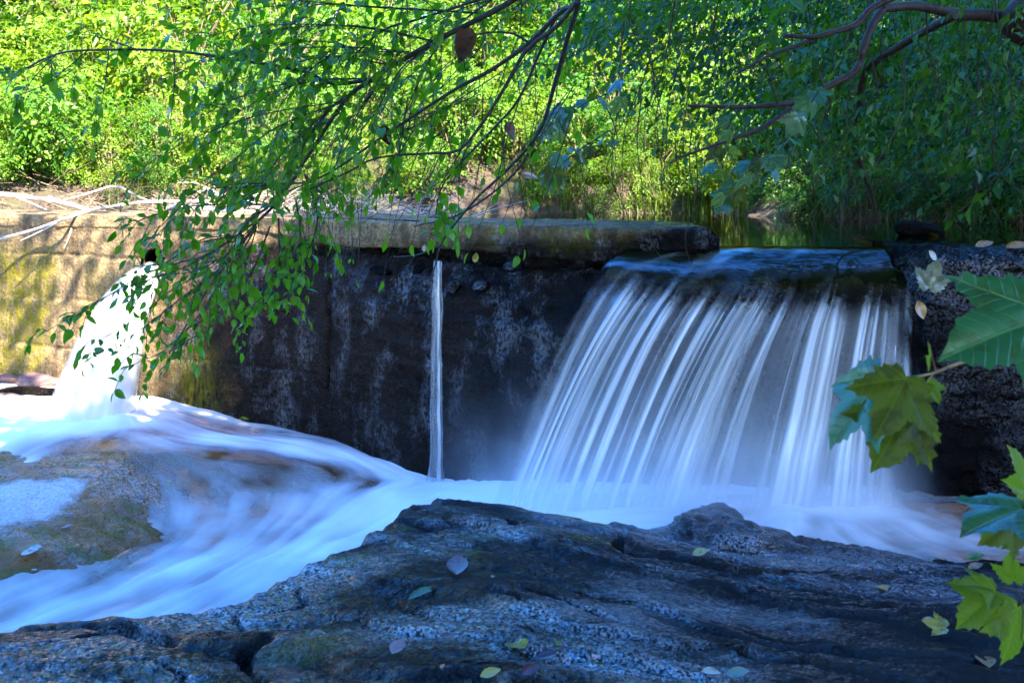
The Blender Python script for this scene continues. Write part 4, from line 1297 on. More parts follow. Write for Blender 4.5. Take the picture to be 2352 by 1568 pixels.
class Bough:
    """collects twigs and leaf placements, then builds one hanging branch"""
    def __init__(s, seed):
        s.r = np.random.default_rng(seed)
        s.tw, s.lv = MB(), []
    def twig(s, path, r0=.004, side=.22, step=.085, size=.062, leafy=1.0, sub=True, start=.12):
        r = s.r
        path = smooth_path(path, .03)
        s.tw.tube(path, r0, .0012, 5)
        seg = np.r_[0, np.cumsum(np.linalg.norm(np.diff(path, axis=0), axis=1))]
        L = seg[-1]
        k, t = 0, L * start
        while t < L:
            p = np.array([np.interp(t, seg, path[:, i]) for i in range(3)])
            q = np.array([np.interp(min(t + .03, L), seg, path[:, i]) for i in range(3)])
            tan = unit(q - p + 1e-6)
            sd = unit(np.cross(tan, [0, 0, 1.]) + r.normal(size=3) * .45)
            if k % 2: sd = -sd
            if sub and r.random() < .75 * leafy:
                l = side * (.5 + .8 * r.random()) * (1 - .45 * t / L)
                e = p + l * unit(tan * .7 + sd * .75 + np.array([0, 0, -.30]))
                s.twig([p, (p + e) / 2 + np.array([0, 0, .02]), e + np.array([0, 0, -.03])], r0 * .5, side, .034, size, 1, False, .22)
            if r.random() < leafy:
                d = tan * .5 + sd * .75 + np.array([0, 0, -.28]) + r.normal(size=3) * .25
                nrm = np.array([0, -.25, 1.]) + r.normal(size=3) * .55
                s.lv.append((p, d, nrm, size * r.uniform(.55, 1.2)))
            t += step * r.uniform(.7, 1.3)
            k += 1
        s.lv.append((path[-1], path[-1] - path[-3] + r.normal(size=3) * .01, np.array([0, -.2, 1.]) + r.normal(size=3) * .4, size * .9))
    def build(s, e, twmat, leafmesh, foliage_mat, keep=300):
        s.tw.n and link('twig', s.tw.mesh('twig', twmat), e)
        lv = sorted(s.lv, key=lambda q: -q[3] / q[0][1])
        for i, (p, d, n, z) in enumerate(lv[:keep]):
            o = bpy.data.objects.new('leaf', leafmesh[i % len(leafmesh)])
            col.objects.link(o)
            o.parent = e
            o.matrix_local = Matrix.Translation(-e.location) @ orient(Vector(p), d, n, z)
        if lv[keep:]:
            rest = lv[keep:]
            a = [np.array([q[i] for q in rest]) for i in range(4)]
            tv = np.array([q.co for q in leafmesh[0].vertices])
            tf = np.array([list(q.vertices) for q in leafmesh[0].polygons])
            dr = unit(a[1]); sx = unit(np.cross(dr, a[2])); up = np.cross(sx, dr)
            v = (a[0][:, None] + a[3][:, None, None] * (tv[None, :, 0:1] * sx[:, None] + tv[None, :, 1:2] * dr[:, None] + tv[None, :, 2:3] * up[:, None])).reshape(-1, 3)
            f = (np.arange(len(rest))[:, None, None] * len(tv) + tf[None]).reshape(-1, 4)
            o = link('foliage', mesh_np('foliage', v, f, foliage_mat, attrs={'tint': np.repeat(np.random.default_rng(1).random(len(rest)), len(tv))}), e)
            tag(o, kind='stuff')

def W(pts, d0, d1=None, j=0.0):
    d1 = d0 if d1 is None else d1
    n = len(pts)
    return [np.array(P(x, y, d0 + (d1 - d0) * i / max(1, n - 1))) for i, (x, y) in enumerate(pts)]

def stems(e, items, mat, name='stem'):
    for pts, r0, r1 in items:
        mb = MB()
        mb.tube(smooth_path(pts, .04), r0, r1, 8, .06)
        link(name, mb.mesh(name, mat), e)

B = empty('overhanging_branch', P(1180, -60, 4.6))
tag(B, 'leafy green branch hanging down from the top left over the dam and pipe jet', 'branch')
stems(B, [(W([(1420,-160),(1180,0),(1000,95),(850,185),(790,235),(700,370),(640,460),(590,510)], 4.5, 4.9), .014, .006),
          (W([(1330,-120),(1150,-20),(960,45),(880,70),(800,140)], 4.7, 4.9), .008, .004),
          (W([(850,185),(760,192),(700,165),(560,140),(400,118),(250,115),(130,125),(20,180)], 4.8, 5.3), .0085, .004),
          (W([(590,510),(560,555),(480,660),(420,760),(388,812)], 4.9, 4.8), .006, .003)], M['bark_grey'])
bo = Bough(21)
for pts, d0, d1 in (
    ([(600,500),(480,590),(400,620),(320,660),(250,715),(165,772)], 4.9, 4.7), ([(600,500),(500,640),(420,720),(330,800),(215,868)], 4.9, 4.6), ([(590,520),(520,660),(450,780),(380,850),(300,888)], 4.9, 4.9),
    ([(620,520),(580,640),(540,720),(480,800),(425,835)], 4.9, 5.0), ([(640,500),(640,620),(620,720),(555,795)], 4.9, 5.1), ([(680,460),(690,560),(650,680),(640,740)], 4.9, 5.2), ([(620,470),(500,470),(400,480),(300,515)], 4.9, 4.6),
    ([(700,420),(560,430),(470,440),(370,530),(335,575)], 4.8, 4.4), ([(700,400),(730,500),(705,600),(690,690)], 4.8, 5.1), ([(560,540),(450,560),(380,620),(340,650)], 4.8, 4.9), ([(540,580),(470,680),(400,740),(370,800)], 4.8, 4.7), ([(640,460),(560,520),(520,600),(500,690)], 4.8, 4.6),
    ([(860,180),(700,190),(560,250),(480,330),(400,400)], 4.7, 4.6), ([(800,230),(640,290),(520,380),(430,440)], 4.7, 4.5), ([(1000,95),(800,60),(600,60),(450,90)], 4.6, 4.7), ([(1100,30),(900,20),(700,10),(500,30)], 4.6, 4.8),
    ([(900,150),(750,130),(600,170),(440,210)], 4.7, 5.0), ([(850,190),(760,250),(640,380),(560,420)], 4.7, 4.9), ([(1000,100),(920,160),(860,260),(800,340)], 4.7, 4.5), ([(940,120),(830,110),(700,110),(560,130)], 4.7, 4.5),
    ([(1130,0),(1050,60),(980,140),(900,210)], 4.6, 4.8), ([(780,260),(720,300),(650,330),(600,400)], 4.8, 5.1), ([(900,-20),(800,-10),(650,-20),(560,-10)], 4.7, 5.0), ([(760,250),(700,330),(680,410),(620,450)], 4.7, 4.4), ([(880,170),(800,300),(760,400),(700,450)], 4.8, 5.2),
    ([(1000,110),(950,220),(930,330),(880,380)], 4.8, 5.0), ([(780,110),(650,210),(600,260),(520,290)], 4.8, 5.2), ([(700,40),(580,110),(520,200),(480,230)], 4.8, 5.2)):
    pts = [(x, y - 48 * max(0, min(1, (y - 560) / 200))) for x, y in pts]
    bo.twig(W(pts, d0, d1), .0042, .22, .060, .053)
    jx, jy = bo.r.normal() * 26, bo.r.normal() * 18
    bo.twig(W([(x + jx * min(i, 2), y + jy * min(i, 2)) for i, (x, y) in enumerate(pts)], d0, d1 + bo.r.normal() * .25), .003, .20, .10, .049)
for pts, d0, d1 in (([(130,125),(70,190),(45,260)], 5.2, 5.2), ([(250,115),(240,200),(215,340)], 5.1, 5.0), ([(400,118),(400,200),(385,330)], 5.0, 5.0), ([(320,115),(200,80),(130,90)], 5.1, 5.2), ([(560,140),(470,90),(390,60)], 5, 5), ([(560,140),(520,200),(470,240)], 5, 5), ([(480,128),(380,180),(300,170)], 5, 5.1), ([(200,118),(110,190),(20,230),(-20,260)], 5.2, 5.2), ([(130,125),(60,160),(-30,170)], 5.2, 5.3)):
    bo.twig(W(pts, d0, d1), .003, .16, .12, .064)
bo.build(B, M['bark_grey'], HL, M['hang'], 300)

# bare forked branches from the top centre, with few leaves
B2 = empty('bare_branch', P(1325, -40, 4.4))
tag(B2, 'dark forked bare branches slanting down from the top centre to the dam', 'branch')
top = (1345, -50)
stems(B2, [(W([(1400,-140),(1325,5),(1300,18),(1260,55),(1215,100),(1130,160),(1030,215),(870,320),(760,395),(650,445)], 4.4, 4.9), .012, .003),
           (W([(1322,8),(1280,60),(1210,115),(1160,200),(1110,280),(1055,345),(1000,352),(870,362),(800,395),(700,440)], 4.4, 4.8), .009, .003),
           (W([(1330,5),(1300,100),(1275,190),(1240,300),(1170,385),(1100,450),(1045,515),(1012,562),(1000,610),(985,650)], 4.4, 5.4), .0095, .003),
           (W([(1240,300),(1180,400),(1060,490),(950,520)], 4.8, 5.2), .006, .003),
           (W([(1215,100),(1180,78),(1120,75),(1060,90)], 4.5, 4.5), .006, .003),
           (W([(1012,562),(960,585),(905,590)], 5.3, 5.5), .004, .002),
           (W([(1285,20),(1240,120),(1190,230),(1120,310),(1020,420),(1000,500)], 4.6, 5.0), .007, .003)], M['bark_grey'])
b2 = Bough(5)
r = np.random.default_rng(9)
for k in range(84):      # thin crossing twigs
    x0, y0 = r.uniform(760, 1320), r.uniform(-30, 330)
    a = r.uniform(1.3, 2.7)
    L = r.uniform(120, 380)
    d = r.uniform(4.4, 5.4)
    x1, y1 = x0 + L * math.cos(a), y0 + L * math.sin(a)
    b2.twig(W([(x0, y0), ((x0 + x1) / 2 + r.normal() * 18, (y0 + y1) / 2 + r.normal() * 14), (x1, y1)], d, d + .2), r.uniform(.0015, .003), .12, .2, .055, .12, False, .3)
for k in range(16):      # hair-thin hanging stalks in front of the coping
    x0, y0 = r.uniform(700, 860), r.uniform(380, 480)
    b2.twig(W([(x0, y0), (x0 + r.normal() * 6, y0 + 70), (x0 - 10 + r.normal() * 10, y0 + r.uniform(100, 210))], 5.4, 5.5), .0016, .05, .3, .03, .1, False, .8)
for pts, d0, d1 in (([(1060,345),(1010,430),(985,500),(1030,480)], 4.9, 5.0), ([(1045,515),(1030,480),(1010,510)], 5.2, 5.2), ([(870,320),(830,380),(810,470)], 4.8, 4.9), ([(950,300),(900,380),(870,430)], 4.8, 4.9), ([(1030,215),(960,290),(900,290)], 4.7, 4.7), ([(1000,500),(1040,500),(985,530)], 5.2, 5.2)):
    b2.twig(W(pts, d0, d1), .003, .12, .07, .06, .8)
for pts, d0, d1 in (([(1400,60),(1300,140),(1220,150)], 5.2, 5.4), ([(1250,-20),(1150,30),(1060,20)], 5, 5), ([(1000,20),(1080,120),(1010,160)], 4.9, 5)):
    b2.twig(W(pts, d0, d1), .003, .16, .1, .06, .8)
b2.build(B2, M['bark_grey'], HL, M['hang'], 200)

# curled dead leaves caught in the twigs
DEAD = [simple_leaf('dead_leaf', M['f_' + c], .62, .9, .9, k) for k, c in enumerate(('brown', 'red', 'pink', 'tan'))]
for k, (px, py, d, s, dx, dz, lab) in enumerate(((1072, 58, 4.6, .135, -.1, -1, 'large curled brown dead leaf hanging from the bare branch near the top'), (880, 285, 4.75, .085, .2, -1, 'dark curled dead leaf caught in the twigs left of centre'),
        (1176, 278, 4.7, .075, -.2, -1, 'small dark shrivelled leaf hanging on the middle bare twig'), (1195, 402, 4.9, .07, 1, .1, 'pinkish dead leaf caught level at the lower end of the bare branches'))):
    o = link('dead_leaf', DEAD[(k * 1 + (0 if k != 1 else 0)) % 4])
    o.matrix_world = orient(P(px, py, d), (dx, -.1, dz), (.2 - .3 * k, -1, .35), s)
    tag(o, lab, 'leaf')

# ------------------------------------------------------------------ shaded tree on the right with drooping boughs
RT = empty('overhanging_tree', (3.9, 7.6, float(ground_z(3.9, 8.6))))
tag(RT, 'dark shaded tree with crooked brown limbs drooping over the pond from the upper right', 'tree')
stems(RT, [(W([(3000,260),(2700,120),(2500,70),(2352,50),(2270,36),(2200,34),(2160,24),(2100,14),(2028,20)], 7.2, 6.4), .075, .024),
           (W([(2028,22),(2003,60),(1985,105),(1965,162),(1900,200),(1840,232),(1790,240),(1700,246),(1580,243)], 6.4, 6.2), .024, .008),
           (W([(1840,232),(1762,288),(1690,318),(1560,362),(1540,375)], 6.3, 6.1), .016, .004),
           (W([(2120,-60),(2060,-10),(2005,18),(1965,58),(1920,72),(1870,85),(1800,82)], 6.1, 6.0), .022, .010),
           (W([(1890,80),(1830,105),(1760,132),(1690,172)], 6.05, 6.0), .012, .006),
           (W([(2195,36),(2150,58),(2090,92),(2030,130),(1995,152),(1978,200),(1972,262),(1962,330),(1985,400),(2003,450),(2014,512)], 6.5, 8.2), .024, .016),
           (W([(2430,-40),(2352,20),(2330,60),(2400,110)], 6.6, 6.9), .09, .07)], M['bark_brown'], 'limb')
r = np.random.default_rng(77)
mb = MB()
for k in range(210):
    px, py = r.uniform(1380, 2480), r.uniform(-60, 330)
    if px > 1850 or r.random() < .5:
        d = r.uniform(5.9, 8.6)
        L = r.uniform(80, 330)
        sx = r.normal() * 45
        q = [(px, py), (px + sx * .4 + r.normal() * 14, py + L * .4), (px + sx + r.normal() * 14, py + L * .75), (px + sx * 1.2 + r.normal() * 30, py + L)]
        mb.tube(smooth_path(W(q, d, d + r.uniform(-.2, .5)), .07), r.uniform(.002, .0055), .0015, 5, .05)
link('vine', mb.mesh('vine', M['bark_brown']), RT)
def bough_mesh(seed, mat, n_tw=16, size=.085):
    r = np.random.default_rng(seed)
    p_, d_, n_, s_, t_ = [], [], [], [], []
    mb = MB()
    for k in range(n_tw):
        a = r.uniform(2.2, 4.1)
        L = r.uniform(.4, .95)
        c0 = r.normal(size=3) * np.array([.35, .35, .16])
        dr = np.array([math.cos(a), math.sin(a) * .8, -r.uniform(-.1, .55)])
        m = int(L / (.030 if size < .08 else .06))
        tint = r.random()
        for i in range(m):
            t = (i + 1) / m
            q = c0 + dr * L * t + np.array([0, 0, -.16 * L * t * t])
            sd = np.array([-dr[1], dr[0], 0]) * (1 if i % 2 else -1)
            p_.append(q); d_.append(dr * .5 + sd * .7 + np.array([0, 0, -.45]) + r.normal(size=3) * .3)
            n_.append(np.array([0, -.2, 1]) + r.normal(size=3) * .5)
            s_.append(size * r.uniform(.6, 1.25)); t_.append(np.clip(.6 * tint + .4 * r.random(), 0, .98))
    v, f = leaf_cards(np.array(p_), np.array(d_), np.array(n_), np.array(s_), .48, .2, .2)
    return mesh_np('bough', v, f, mat, attrs={'tint': np.repeat(t_, 5)})
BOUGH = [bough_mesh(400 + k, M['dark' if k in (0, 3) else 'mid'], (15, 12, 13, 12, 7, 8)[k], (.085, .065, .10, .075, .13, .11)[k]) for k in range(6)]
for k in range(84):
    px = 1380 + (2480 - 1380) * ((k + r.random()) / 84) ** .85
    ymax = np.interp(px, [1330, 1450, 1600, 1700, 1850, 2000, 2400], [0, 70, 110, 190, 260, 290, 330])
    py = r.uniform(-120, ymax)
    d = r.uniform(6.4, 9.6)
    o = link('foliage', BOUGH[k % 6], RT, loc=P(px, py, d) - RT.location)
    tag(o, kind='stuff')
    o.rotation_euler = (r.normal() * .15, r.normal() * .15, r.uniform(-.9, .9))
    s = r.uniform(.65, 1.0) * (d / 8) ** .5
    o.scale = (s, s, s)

# roots and stalks on the right bank
mb = MB()
for k in range(120):
    x = r.uniform(2.3, 4.6); y = float(Yb(x)) + r.uniform(-.05, .7)
    z = max(float(ground_z(x, y)), 1.48)
    a = r.uniform(0, 6.28); L = r.uniform(.1, .45)
    mb.tube(smooth_path([(x, y, z), (x + L * .4 * math.cos(a), y - .1, z + L * .6), (x + L * math.cos(a), y - .15 * r.random(), z + L * r.uniform(-.1, .6))], .07), r.uniform(.002, .006), .002, 4)
o = link('roots', mb.mesh('roots', M['dry_stick']))
tag(o, 'tangle of brown roots and stalks on the shaded right pond bank', kind='stuff')
for k in range(9):
    x = 2.5 + .23 * k + random.uniform(-.1, .1)
    y = float(Yb(x)) + random.uniform(-.02, .12)
    shrub(x, y, random.uniform(.34, .5), DARKSH, k, 'low leafy plant at the water edge of the shaded right bank, %s from the left' % ORD[k], 'low plants on the shaded right bank')

# ------------------------------------------------------------------ sycamore leaves
def syc_leaf(name, mat, seed=0, curl=.16):
    half = [(.0, .0), (.10, -.09), (.24, -.15), (.30, -.06), (.42, -.06), (.41, .04), (.53, .09), (.47, .16), (.58, .25), (.57, .33), (.68, .40), (.66, .48), (.76, .62), (.60, .58), (.53, .62), (.44, .56), (.35, .58), (.28, .55),
            (.30, .63), (.26, .70), (.28, .78), (.20, .82), (.17, .91), (.09, .95), (0, 1.10)]
    r = np.random.default_rng(seed)
    R = [(x + r.normal() * .008 * (x > 0), y + r.normal() * .008) for x, y in half]
    Lf = [(-x + r.normal() * .008, y + r.normal() * .008) for x, y in half[1:-1]][::-1]
    outl = R + Lf
    n = len(outl)
    pts = [Vector(p) for p in outl]
    edges = [(i, (i + 1) % n) for i in range(n)]
    for gy in np.arange(-.1, 1.05, .075):
        for gx in np.arange(-.72, .73, .075):
            pts.append(Vector((gx + r.normal() * .004, gy + r.normal() * .004)))
    for t in np.linspace(.05, 1.0, 14):
        pts.append(Vector((0, t)))
        if t < .85:
            pts += [Vector((.78 * t, .62 * t)), Vector((-.78 * t, .62 * t))]
    vo, eo, fo_, *_ = delaunay_2d_cdt(pts, edges, [], 1, 1e-5)
    v2 = np.array([(p.x, p.y) for p in vo])
    ax, y = np.abs(v2[:, 0]), v2[:, 1]
    vein = np.minimum(ax, np.abs(.62 * ax - .78 * y) + (y < 0) * 1)
    z = -.055 * np.exp(-(vein / .06) ** 2) - curl * (v2[:, 0] ** 2 + (y - .3) ** 2) + .03 * np.sin(y * 9 + ax * 4) * ax + .03 * perlin(v2[:, 0] * 3, y * 3, seed)
    v = np.c_[v2, z]
    return mesh_np(name, v, np.array([list(q) for q in fo_ if len(q) == 3]), mat, attrs={'tint': np.full(len(v), (.31 * seed) % 1)}, uv=v2)
SY = {'t': [syc_leaf('leaf', M['syc'], k, .12 + .1 * k) for k in range(2)], 'o': [syc_leaf('leaf', M['syc_olive'], 3 + k, .15 + .1 * k) for k in range(2)], 'b': [syc_leaf('leaf', M['syc_bright'], 6 + k, .2) for k in range(2)], 'p': [syc_leaf('leaf', M['syc_blue'], 9 + k, .3) for k in range(2)]}

def sprig(label, d, leaves, twigs, mat=M['bark_grey'], cat='branch', name='sycamore_branch'):
    e = empty(name, P(*leaves[0][0], d))
    tag(e, label, cat)
    for pts, r0, r1 in twigs:
        mb = MB()
        mb.tube(smooth_path(W(pts, d), .02), r0, r1, 7, .04)
        link('stem', mb.mesh('stem', mat), e)
    for k, (b, tip, kind, nrm, dd) in enumerate(leaves):
        p, q = P(*b, d + dd[0]), P(*tip, d + dd[1])
        o = bpy.data.objects.new('leaf', SY[kind][k % 2])
        col.objects.link(o)
        o.parent = e
        o.matrix_local = Matrix.Translation(-e.location) @ orient(p, q - p, nrm, (q - p).length / 1.08)
    return e
sprig('huge blue-green sycamore leaf reaching in from the right edge', 2.05, [((2412, 718), (2168, 812), 't', (.15, -.75, .65), (0, -.03))], [([(2600, 640), (2480, 690), (2410, 718)], .004, .002)])
sprig('sycamore twig with olive green drooping leaves in front of the black dam end', 2.15,
      [((2084, 868), (2012, 1010), 'o', (-.05, -.97, .2), (-.02, -.04)), ((2090, 930), (2010, 1085), 'o', (.15, -.9, .45), (.05, .02)), ((2018, 862), (1890, 1020), 't', (-.93, -.2, .25), (.06, .10)), ((2130, 876), (2162, 926), 'b', (.2, -.9, .3), (.01, -.01)), ((2120, 955), (2118, 1072), 'o', (.5, -.8, .3), (.05, .04)), ((2136, 845), (2140, 785), 'b', (.9, -.4, .3), (0, 0))],
      [([(2240, 822), (2180, 842), (2140, 858), (2082, 866), (2018, 861)], .0035, .0012), ([(2110, 862), (2085, 880)], .0014, .001), ([(2150, 852), (2130, 876)], .0012, .001), ([(2150, 852), (2140, 815), (2136, 790)], .0012, .0008), ([(2018, 861), (2000, 850), (1995, 846)], .0012, .0008)], M['deadwood_tan'])
sprig('sycamore twig with bright yellow-green leaves at the lower right corner', 2.35,
      [((2290, 1358), (2198, 1440), 'b', (-.2, -.85, .5), (0, -.02)), ((2328, 1335), (2318, 1268), 'b', (-.5, -.8, .4), (0, 0)), ((2345, 1395), (2315, 1535), 'b', (.5, -.8, .2), (0, -.02)), ((2290, 1350), (2205, 1330), 'b', (0, -.4, .9), (.02, .0)), ((2365, 1130), (2330, 1020), 'b', (.7, -.7, .3), (0, 0))],
      [([(2500, 1400), (2400, 1378), (2345, 1358), (2290, 1345)], .005, .0025), ([(2340, 1362), (2350, 1400), (2346, 1470)], .002, .001), ([(2340, 1358), (2332, 1335)], .0015, .001)])
sprig('dark glossy bluish sycamore leaves at the right edge above the ledge', 2.2,
      [((2350, 1160), (2208, 1212), 't', (0, -.2, 1), (0, -.06)), ((2330, 1190), (2255, 1250), 'o', (-.2, -.9, .2), (.03, .0)), ((2380, 1180), (2310, 1262), 'o', (.3, -.9, .2), (.05, .02))],
      [([(2480, 1120), (2400, 1140), (2350, 1162)], .003, .0015)])
# more sycamore leaves hanging from the right-hand tree over the pond
def syc_hang(label, spots, d, seed, s0, kinds):
    r = np.random.default_rng(seed)
    e = empty('sycamore_branch', P(*spots[0], d))
    tag(e, label, 'branch')
    mb = MB()
    mb.tube(smooth_path(W(spots, d), .06), .004, .002, 5)
    link('stem', mb.mesh('stem', M['bark_grey']), e)
    for i in range(len(spots) * 3):
        t = i / (len(spots) * 3 - 1) * (len(spots) - 1)
        a = min(int(t), len(spots) - 2)
        x = spots[a][0] + (spots[a + 1][0] - spots[a][0]) * (t - a) + r.normal() * 14
        y = spots[a][1] + (spots[a + 1][1] - spots[a][1]) * (t - a) + r.normal() * 12
        p = P(x, y, d + r.normal() * .12)
        o = bpy.data.objects.new('leaf', SY[kinds[i % len(kinds)]][i % 2])
        col.objects.link(o)
        o.parent = e
        dv = (r.normal() * .9 - .3, r.normal() * .4, -.7 + r.normal() * .3)
        o.matrix_local = Matrix.Translation(-e.location) @ orient(p, dv, (r.normal() * .5, -.5 + r.normal() * .3, .8), s0 * r.uniform(.6, 1.15))
    return e
syc_hang('pale green sycamore leaves hanging near the centre above the pond', [(1395, 215), (1340, 240), (1290, 275), (1255, 290)], 5.9, 3, .098, 'pbpt')
syc_hang('pale sycamore leaf spray just below the centre cluster above the pond', [(1400, 300), (1330, 345), (1280, 385), (1262, 400)], 6.1, 6, .098, 'ppo')
syc_hang('large bluish sycamore leaves hanging in the middle of the shaded tree', [(1880, 210), (1840, 270), (1800, 330), (1770, 380)], 5.8, 4, .098, 'tptp')
syc_hang('bluish sycamore leaves hanging low over the pond beside the mud mound', [(1800, 350), (1740, 390), (1690, 420), (1660, 470)], 6.2, 5, .098, 'tbpo')
syc_hang('green sycamore leaf spray drooping between the pond and the centre limb', [(1700, 250), (1660, 310), (1640, 360), (1680, 430)], 6.4, 8, .098, 'bobt')

# ------------------------------------------------------------------ fallen leaves
FL = {c: [simple_leaf('fallen_leaf', M['f_' + c], w, cu, .3, k) for k, (w, cu) in enumerate(((.5, .2), (.6, -.15)))] for c in ('brown', 'pink', 'yellow', 'orange', 'green', 'red', 'pale', 'grey', 'tan')}
FS = {c: syc_leaf('fallen_leaf', M['f_' + c], 20 + i, -.15) for i, c in enumerate(('yellow', 'tan', 'grey', 'pink'))}
NARROW = simple_leaf('fallen_leaf', M['f_green'], .22, .1, .6, 3)
def all_z(x, y):
    return np.maximum(np.maximum(np.where(signed_poly(LEDGE_POLY, x, y) > .02, ledge_z(x, y), -9), np.where(signed_poly(SLAB_POLY, x, y) > .02, slab_z(x, y), -9)), water_z(x, y))
for (px, py, c, L, ang, lab) in (
    (1050, 1318, 'brown', 56, 92, 'glossy brown pointed leaf standing upright on the black ledge'), (968, 1370, 'green', 92, 28, 'long narrow green leaf on the ledge left of the brown pointed leaf'), (1185, 1495, 'yellow', 66, -50, 'pale yellow-green oval leaf near the bottom centre of the ledge'),
    (910, 1503, 'pink', 42, 50, 'small pinkish leaf at the bottom left of the ledge centre'), (1255, 1516, 'red', 48, -10, 'reddish oval leaf right of the pale yellow-green leaf'), (1282, 1490, 'green', 26, 60, 'tiny green leaf just above the reddish oval leaf'), (1215, 1552, 'red', 44, 20, 'dark red crumpled leaf at the bottom edge'),
    (1125, 1560, 'yellow', 46, 12, 'yellow leaf cut by the bottom edge of the picture'), (1608, 1278, 'yellow', 40, 8, 'small yellow leaf below the rounded boulder'), (2028, 1357, 'orange', 34, 120, 'folded orange leaf alone on the dark right part of the ledge'), (2240, 1287, 'green', 40, -5, 'flat green-brown leaf floating at the right, upper of two'),
    (2240, 1308, 'tan', 36, 5, 'small tan leaf at the right, lower of two'), (2130, 1432, 'tan', 26, -20, 'narrow tan leaf just left of the crumpled yellow leaf'), (2265, 1528, 'tan', 62, 70, 'oval brown leaf with a pointed tip in the lower right corner'), (1632, 1551, 'pale', 42, -8, 'pale cream leaf at the bottom edge right of centre'),
    (1692, 1557, 'grey', 50, -15, 'grey-green leaf at the bottom edge beside the pale cream leaf'), (1025, 1470, 'brown', 32, 8, 'small dull brown leaf on the ledge above the bottom edge'), (218, 1054, 'orange', 22, 10, 'small orange leaf at the tip of the pale slab'), (388, 1112, 'yellow', 13, 0, 'tiny yellow leaf on the brown water shelf'),
    (78, 1270, 'pale', 38, -8, 'white leaf on the mossy slab by the water, upper of two'), (68, 1286, 'pale', 40, 5, 'whitish leaf on the mossy slab by the water, lower of two'), (1132, 1332, 'pale', 14, 60, 'tiny cream speck of a leaf right of the brown pointed leaf'), (160, 1192, 'pink', 22, 0, 'small pale pink leaf on the middle of the mossy slab'),
    (1015, 1545, 'orange', 14, 40, 'tiny orange leaf scrap near the bottom of the ledge'), (565, 968, 'green', 26, 200, 'green leaf caught in the white water by the wall foot'), (152, 1218, 'pink', 20, 10, 'pinkish leaf on the slab below the other small pink one')):
    p = on_surface(px, py, all_z, 2.2, 9)
    up = 70 if c == 'none' else 0
    m = L / F * p.y
    a = math.radians(ang)
    o = link('fallen_leaf', NARROW if 'narrow green' in lab else FL[c][len(lab) % 2])
    fs = 1.0 / max(.35, abs((CZ - p.z) / p.y)) if abs(math.sin(a)) > .3 else 1.0
    dv = Vector((math.cos(a), math.sin(a) * min(fs, 2.2), .12))
    o.matrix_world = orient(p + Vector((0, 0, .012)) - dv.normalized() * m * .5, dv, (0, -.35, 1), m * (1 + .5 * abs(math.sin(a))))
    tag(o, lab, 'leaf')
for (px, py, c, L, dv, nrm, lab) in ((2168, 1452, 'yellow', 62, (-.8, .3, .1), (.1, -.5, .9), 'crumpled yellow sycamore leaf on the ledge near the lower right'), (2308, 1445, 'pink', 66, (.4, .6, .2), (-.3, -.8, .5), 'large pinkish brown sycamore leaf behind the lower right twig')):
    p = on_surface(px, py, all_z, 2.2, 9)
    o = link('fallen_leaf', FS[c])
    o.matrix_world = orient(p + Vector((0, -.02, .02)), dv, nrm, L / F * p.y * .8)
    tag(o, lab, 'leaf')
for (px, py, d, c, L, dv, nrm, syc, lab) in ((2135, 662, 6.46, 'grey', 66, (.25, 0, 1), (.15, -.95, .25), True, 'grey-green sycamore leaf stuck on the corner of the black dam end'), (2150, 598, 6.52, 'pale', 30, (-.7, 0, .8), (.3, -.9, .4), False, 'pale curled leaf above the stuck grey sycamore leaf'),
        (2240, 566, 6.74, 'tan', 44, (1, .1, .1), (0, -.5, .9), False, 'brown curled leaf on top of the black dam end'), (2310, 569, 6.74, 'orange', 60, (1, .1, .02), (0, -.4, 1), False, 'thin orange leaf on top of the black dam end by the edge'), (1090, 603, 7.62, 'yellow', 24, (.2, 0, 1), (.1, -1, .3), False, 'yellow-green leaf stuck under the coping right of the trickle'),
        (973, 578, 7.80, 'pale', 18, (.2, 0, 1), (.1, -1, .3), False, 'tiny pale leaf stuck under the coping left of the trickle'), (2108, 690, 6.5, 'orange', 44, (.25, 0, -1), (.1, -1, .2), False, 'thin orange grass blade leaf on the edge of the black dam end')):
    o = link('fallen_leaf', FS[c] if syc else FL[c][1])
    o.matrix_world = orient(P(px, py, d), dv, nrm, L / F * d)
    tag(o, lab, 'leaf')

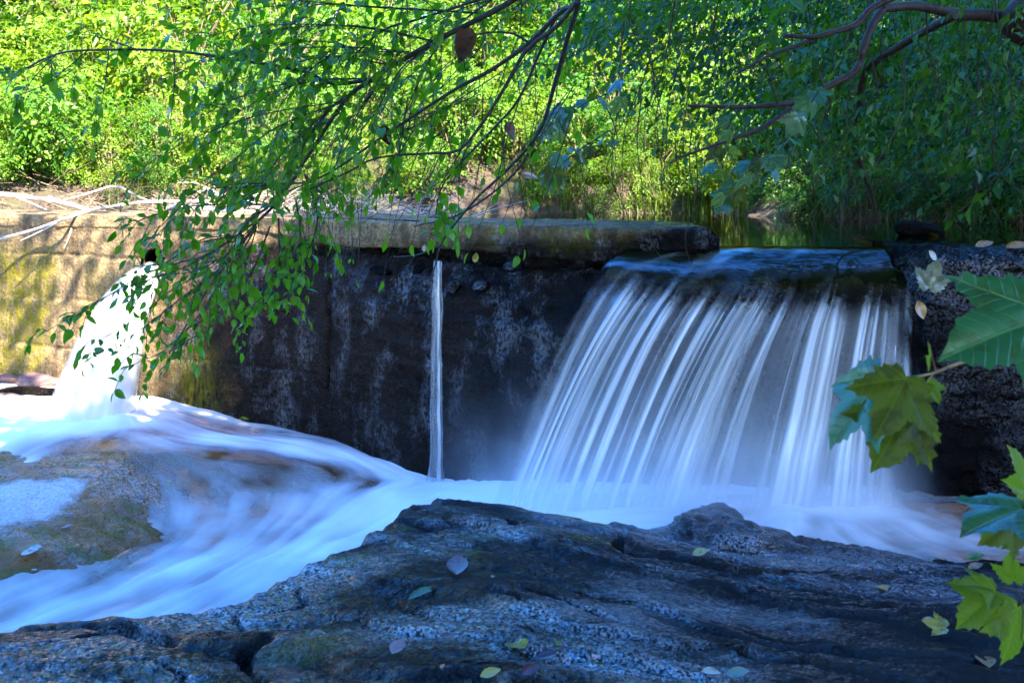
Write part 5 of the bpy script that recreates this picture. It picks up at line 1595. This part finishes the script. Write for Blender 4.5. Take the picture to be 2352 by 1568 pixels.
# ------------------------------------------------------------------ unseen trees that shade the rocks; left and rear ones added to block sky
SH = [foliage_mesh('crown', M['mid'], 40, 1500, 12, (1.9, 1.9, .9), .17, .55, .25, .2, 700 + k, .9, .6) for k in range(2)]
SHTHIN = foliage_mesh('crown', M['mid'], 16, 120, 12, (1.6, 1.2, .6), .15, .55, .25, .2, 720, .9, .6)  # sparse unseen crown added to throw dapples on the left wall
SHMID = foliage_mesh('crown', M['mid'], 22, 330, 12, (1.9, 1.7, .8), .16, .55, .25, .2, 730, .9, .6)
SHADE = (
    (5.6, -1.8, ((1.6, .1, 6.7), (2.7, -2.0, 6.9), (3.9, .8, 7.2), (.9, -2.3, 6.6), (1.1, 1.7, 7.0)), 'tall leafy tree beyond the right edge, nearest the photographer'),
    (6.6, 3.4, ((4.7, 3.1, 7.0), (6.4, 1.5, 7.3), (7.0, 4.6, 7.2), (5.9, 5.7, 7.0), (-.4, 4.7, 7.2), (2.9, 2.6, 7.9), (3.3, 4.6, 8.3)), 'tall leafy tree beyond the right edge beside the black dam end'),
    (7.2, 7.6, ((7.0, 8.4, 7.2), (6.2, 7.2, 7.6), (8.2, 6.4, 7.0), (7.4, 11.0, 6.8)), 'tall leafy tree on the right bank beyond the edge of the picture'),
    (-7.0, 1.0, ((-4.6, .6, 7.2), (-3.2, -1.6, 7.4), (-5.6, 3.2, 7.6), (-2.6, 1.8, 7.9), (-6.8, -.8, 6.4), (-1.2, -.4, 7.6), (-7.4, 2.6, 5.4)), 'unseen tall leafy tree added beyond the left edge of the stream to block sky light'),
    (-2.5, -6.5, ((-1.0, -4.2, 6.6), (-3.4, -4.4, 6.2), (-2.4, -6.8, 4.6), (-4.8, -6.0, 4.2), (-.2, -6.4, 5.0)), 'unseen leafy tree added behind the photographer to block sky light, on the left'),
    (2.6, -7.0, ((2.4, -4.8, 6.4), (4.8, -5.0, 6.0), (2.2, -7.0, 4.4), (4.6, -7.4, 4.0), (6.8, -4.2, 4.6)), 'unseen leafy tree added behind the photographer to block sky light, on the right'))
for i, (tx, ty, cr, lab) in enumerate(SHADE):
    z = float(ground_z(tx, ty))
    e = empty('shade_tree', (tx, ty, z))
    tag(e, lab, 'tree')
    mb = MB()
    mb.tube(smooth_path([(tx, ty, z - .4), (tx + .1, ty, z + 2.5), (tx - .1, ty + .1, 6.6)], .3), .19, .1, 10)
    for c in cr:
        mb.tube(smooth_path([(tx, ty, 4.6), ((tx + c[0]) / 2, (ty + c[1]) / 2, (4.6 + c[2]) / 2 + .4), c], .25), .08, .02, 7)
    link('trunk', mb.mesh('trunk', M['bark_trunk']), e)
    for k, c in enumerate(cr):
        o = link('crown', SHTHIN if c[:2] == (-.4, 4.7) else SHMID if (tx > 7 and k == 1) or c[:2] == (5.9, 5.7) else SH[k % 2], e, loc=Vector(c) - e.location)
        o.rotation_euler = (0, 0, k * 1.3 + i)
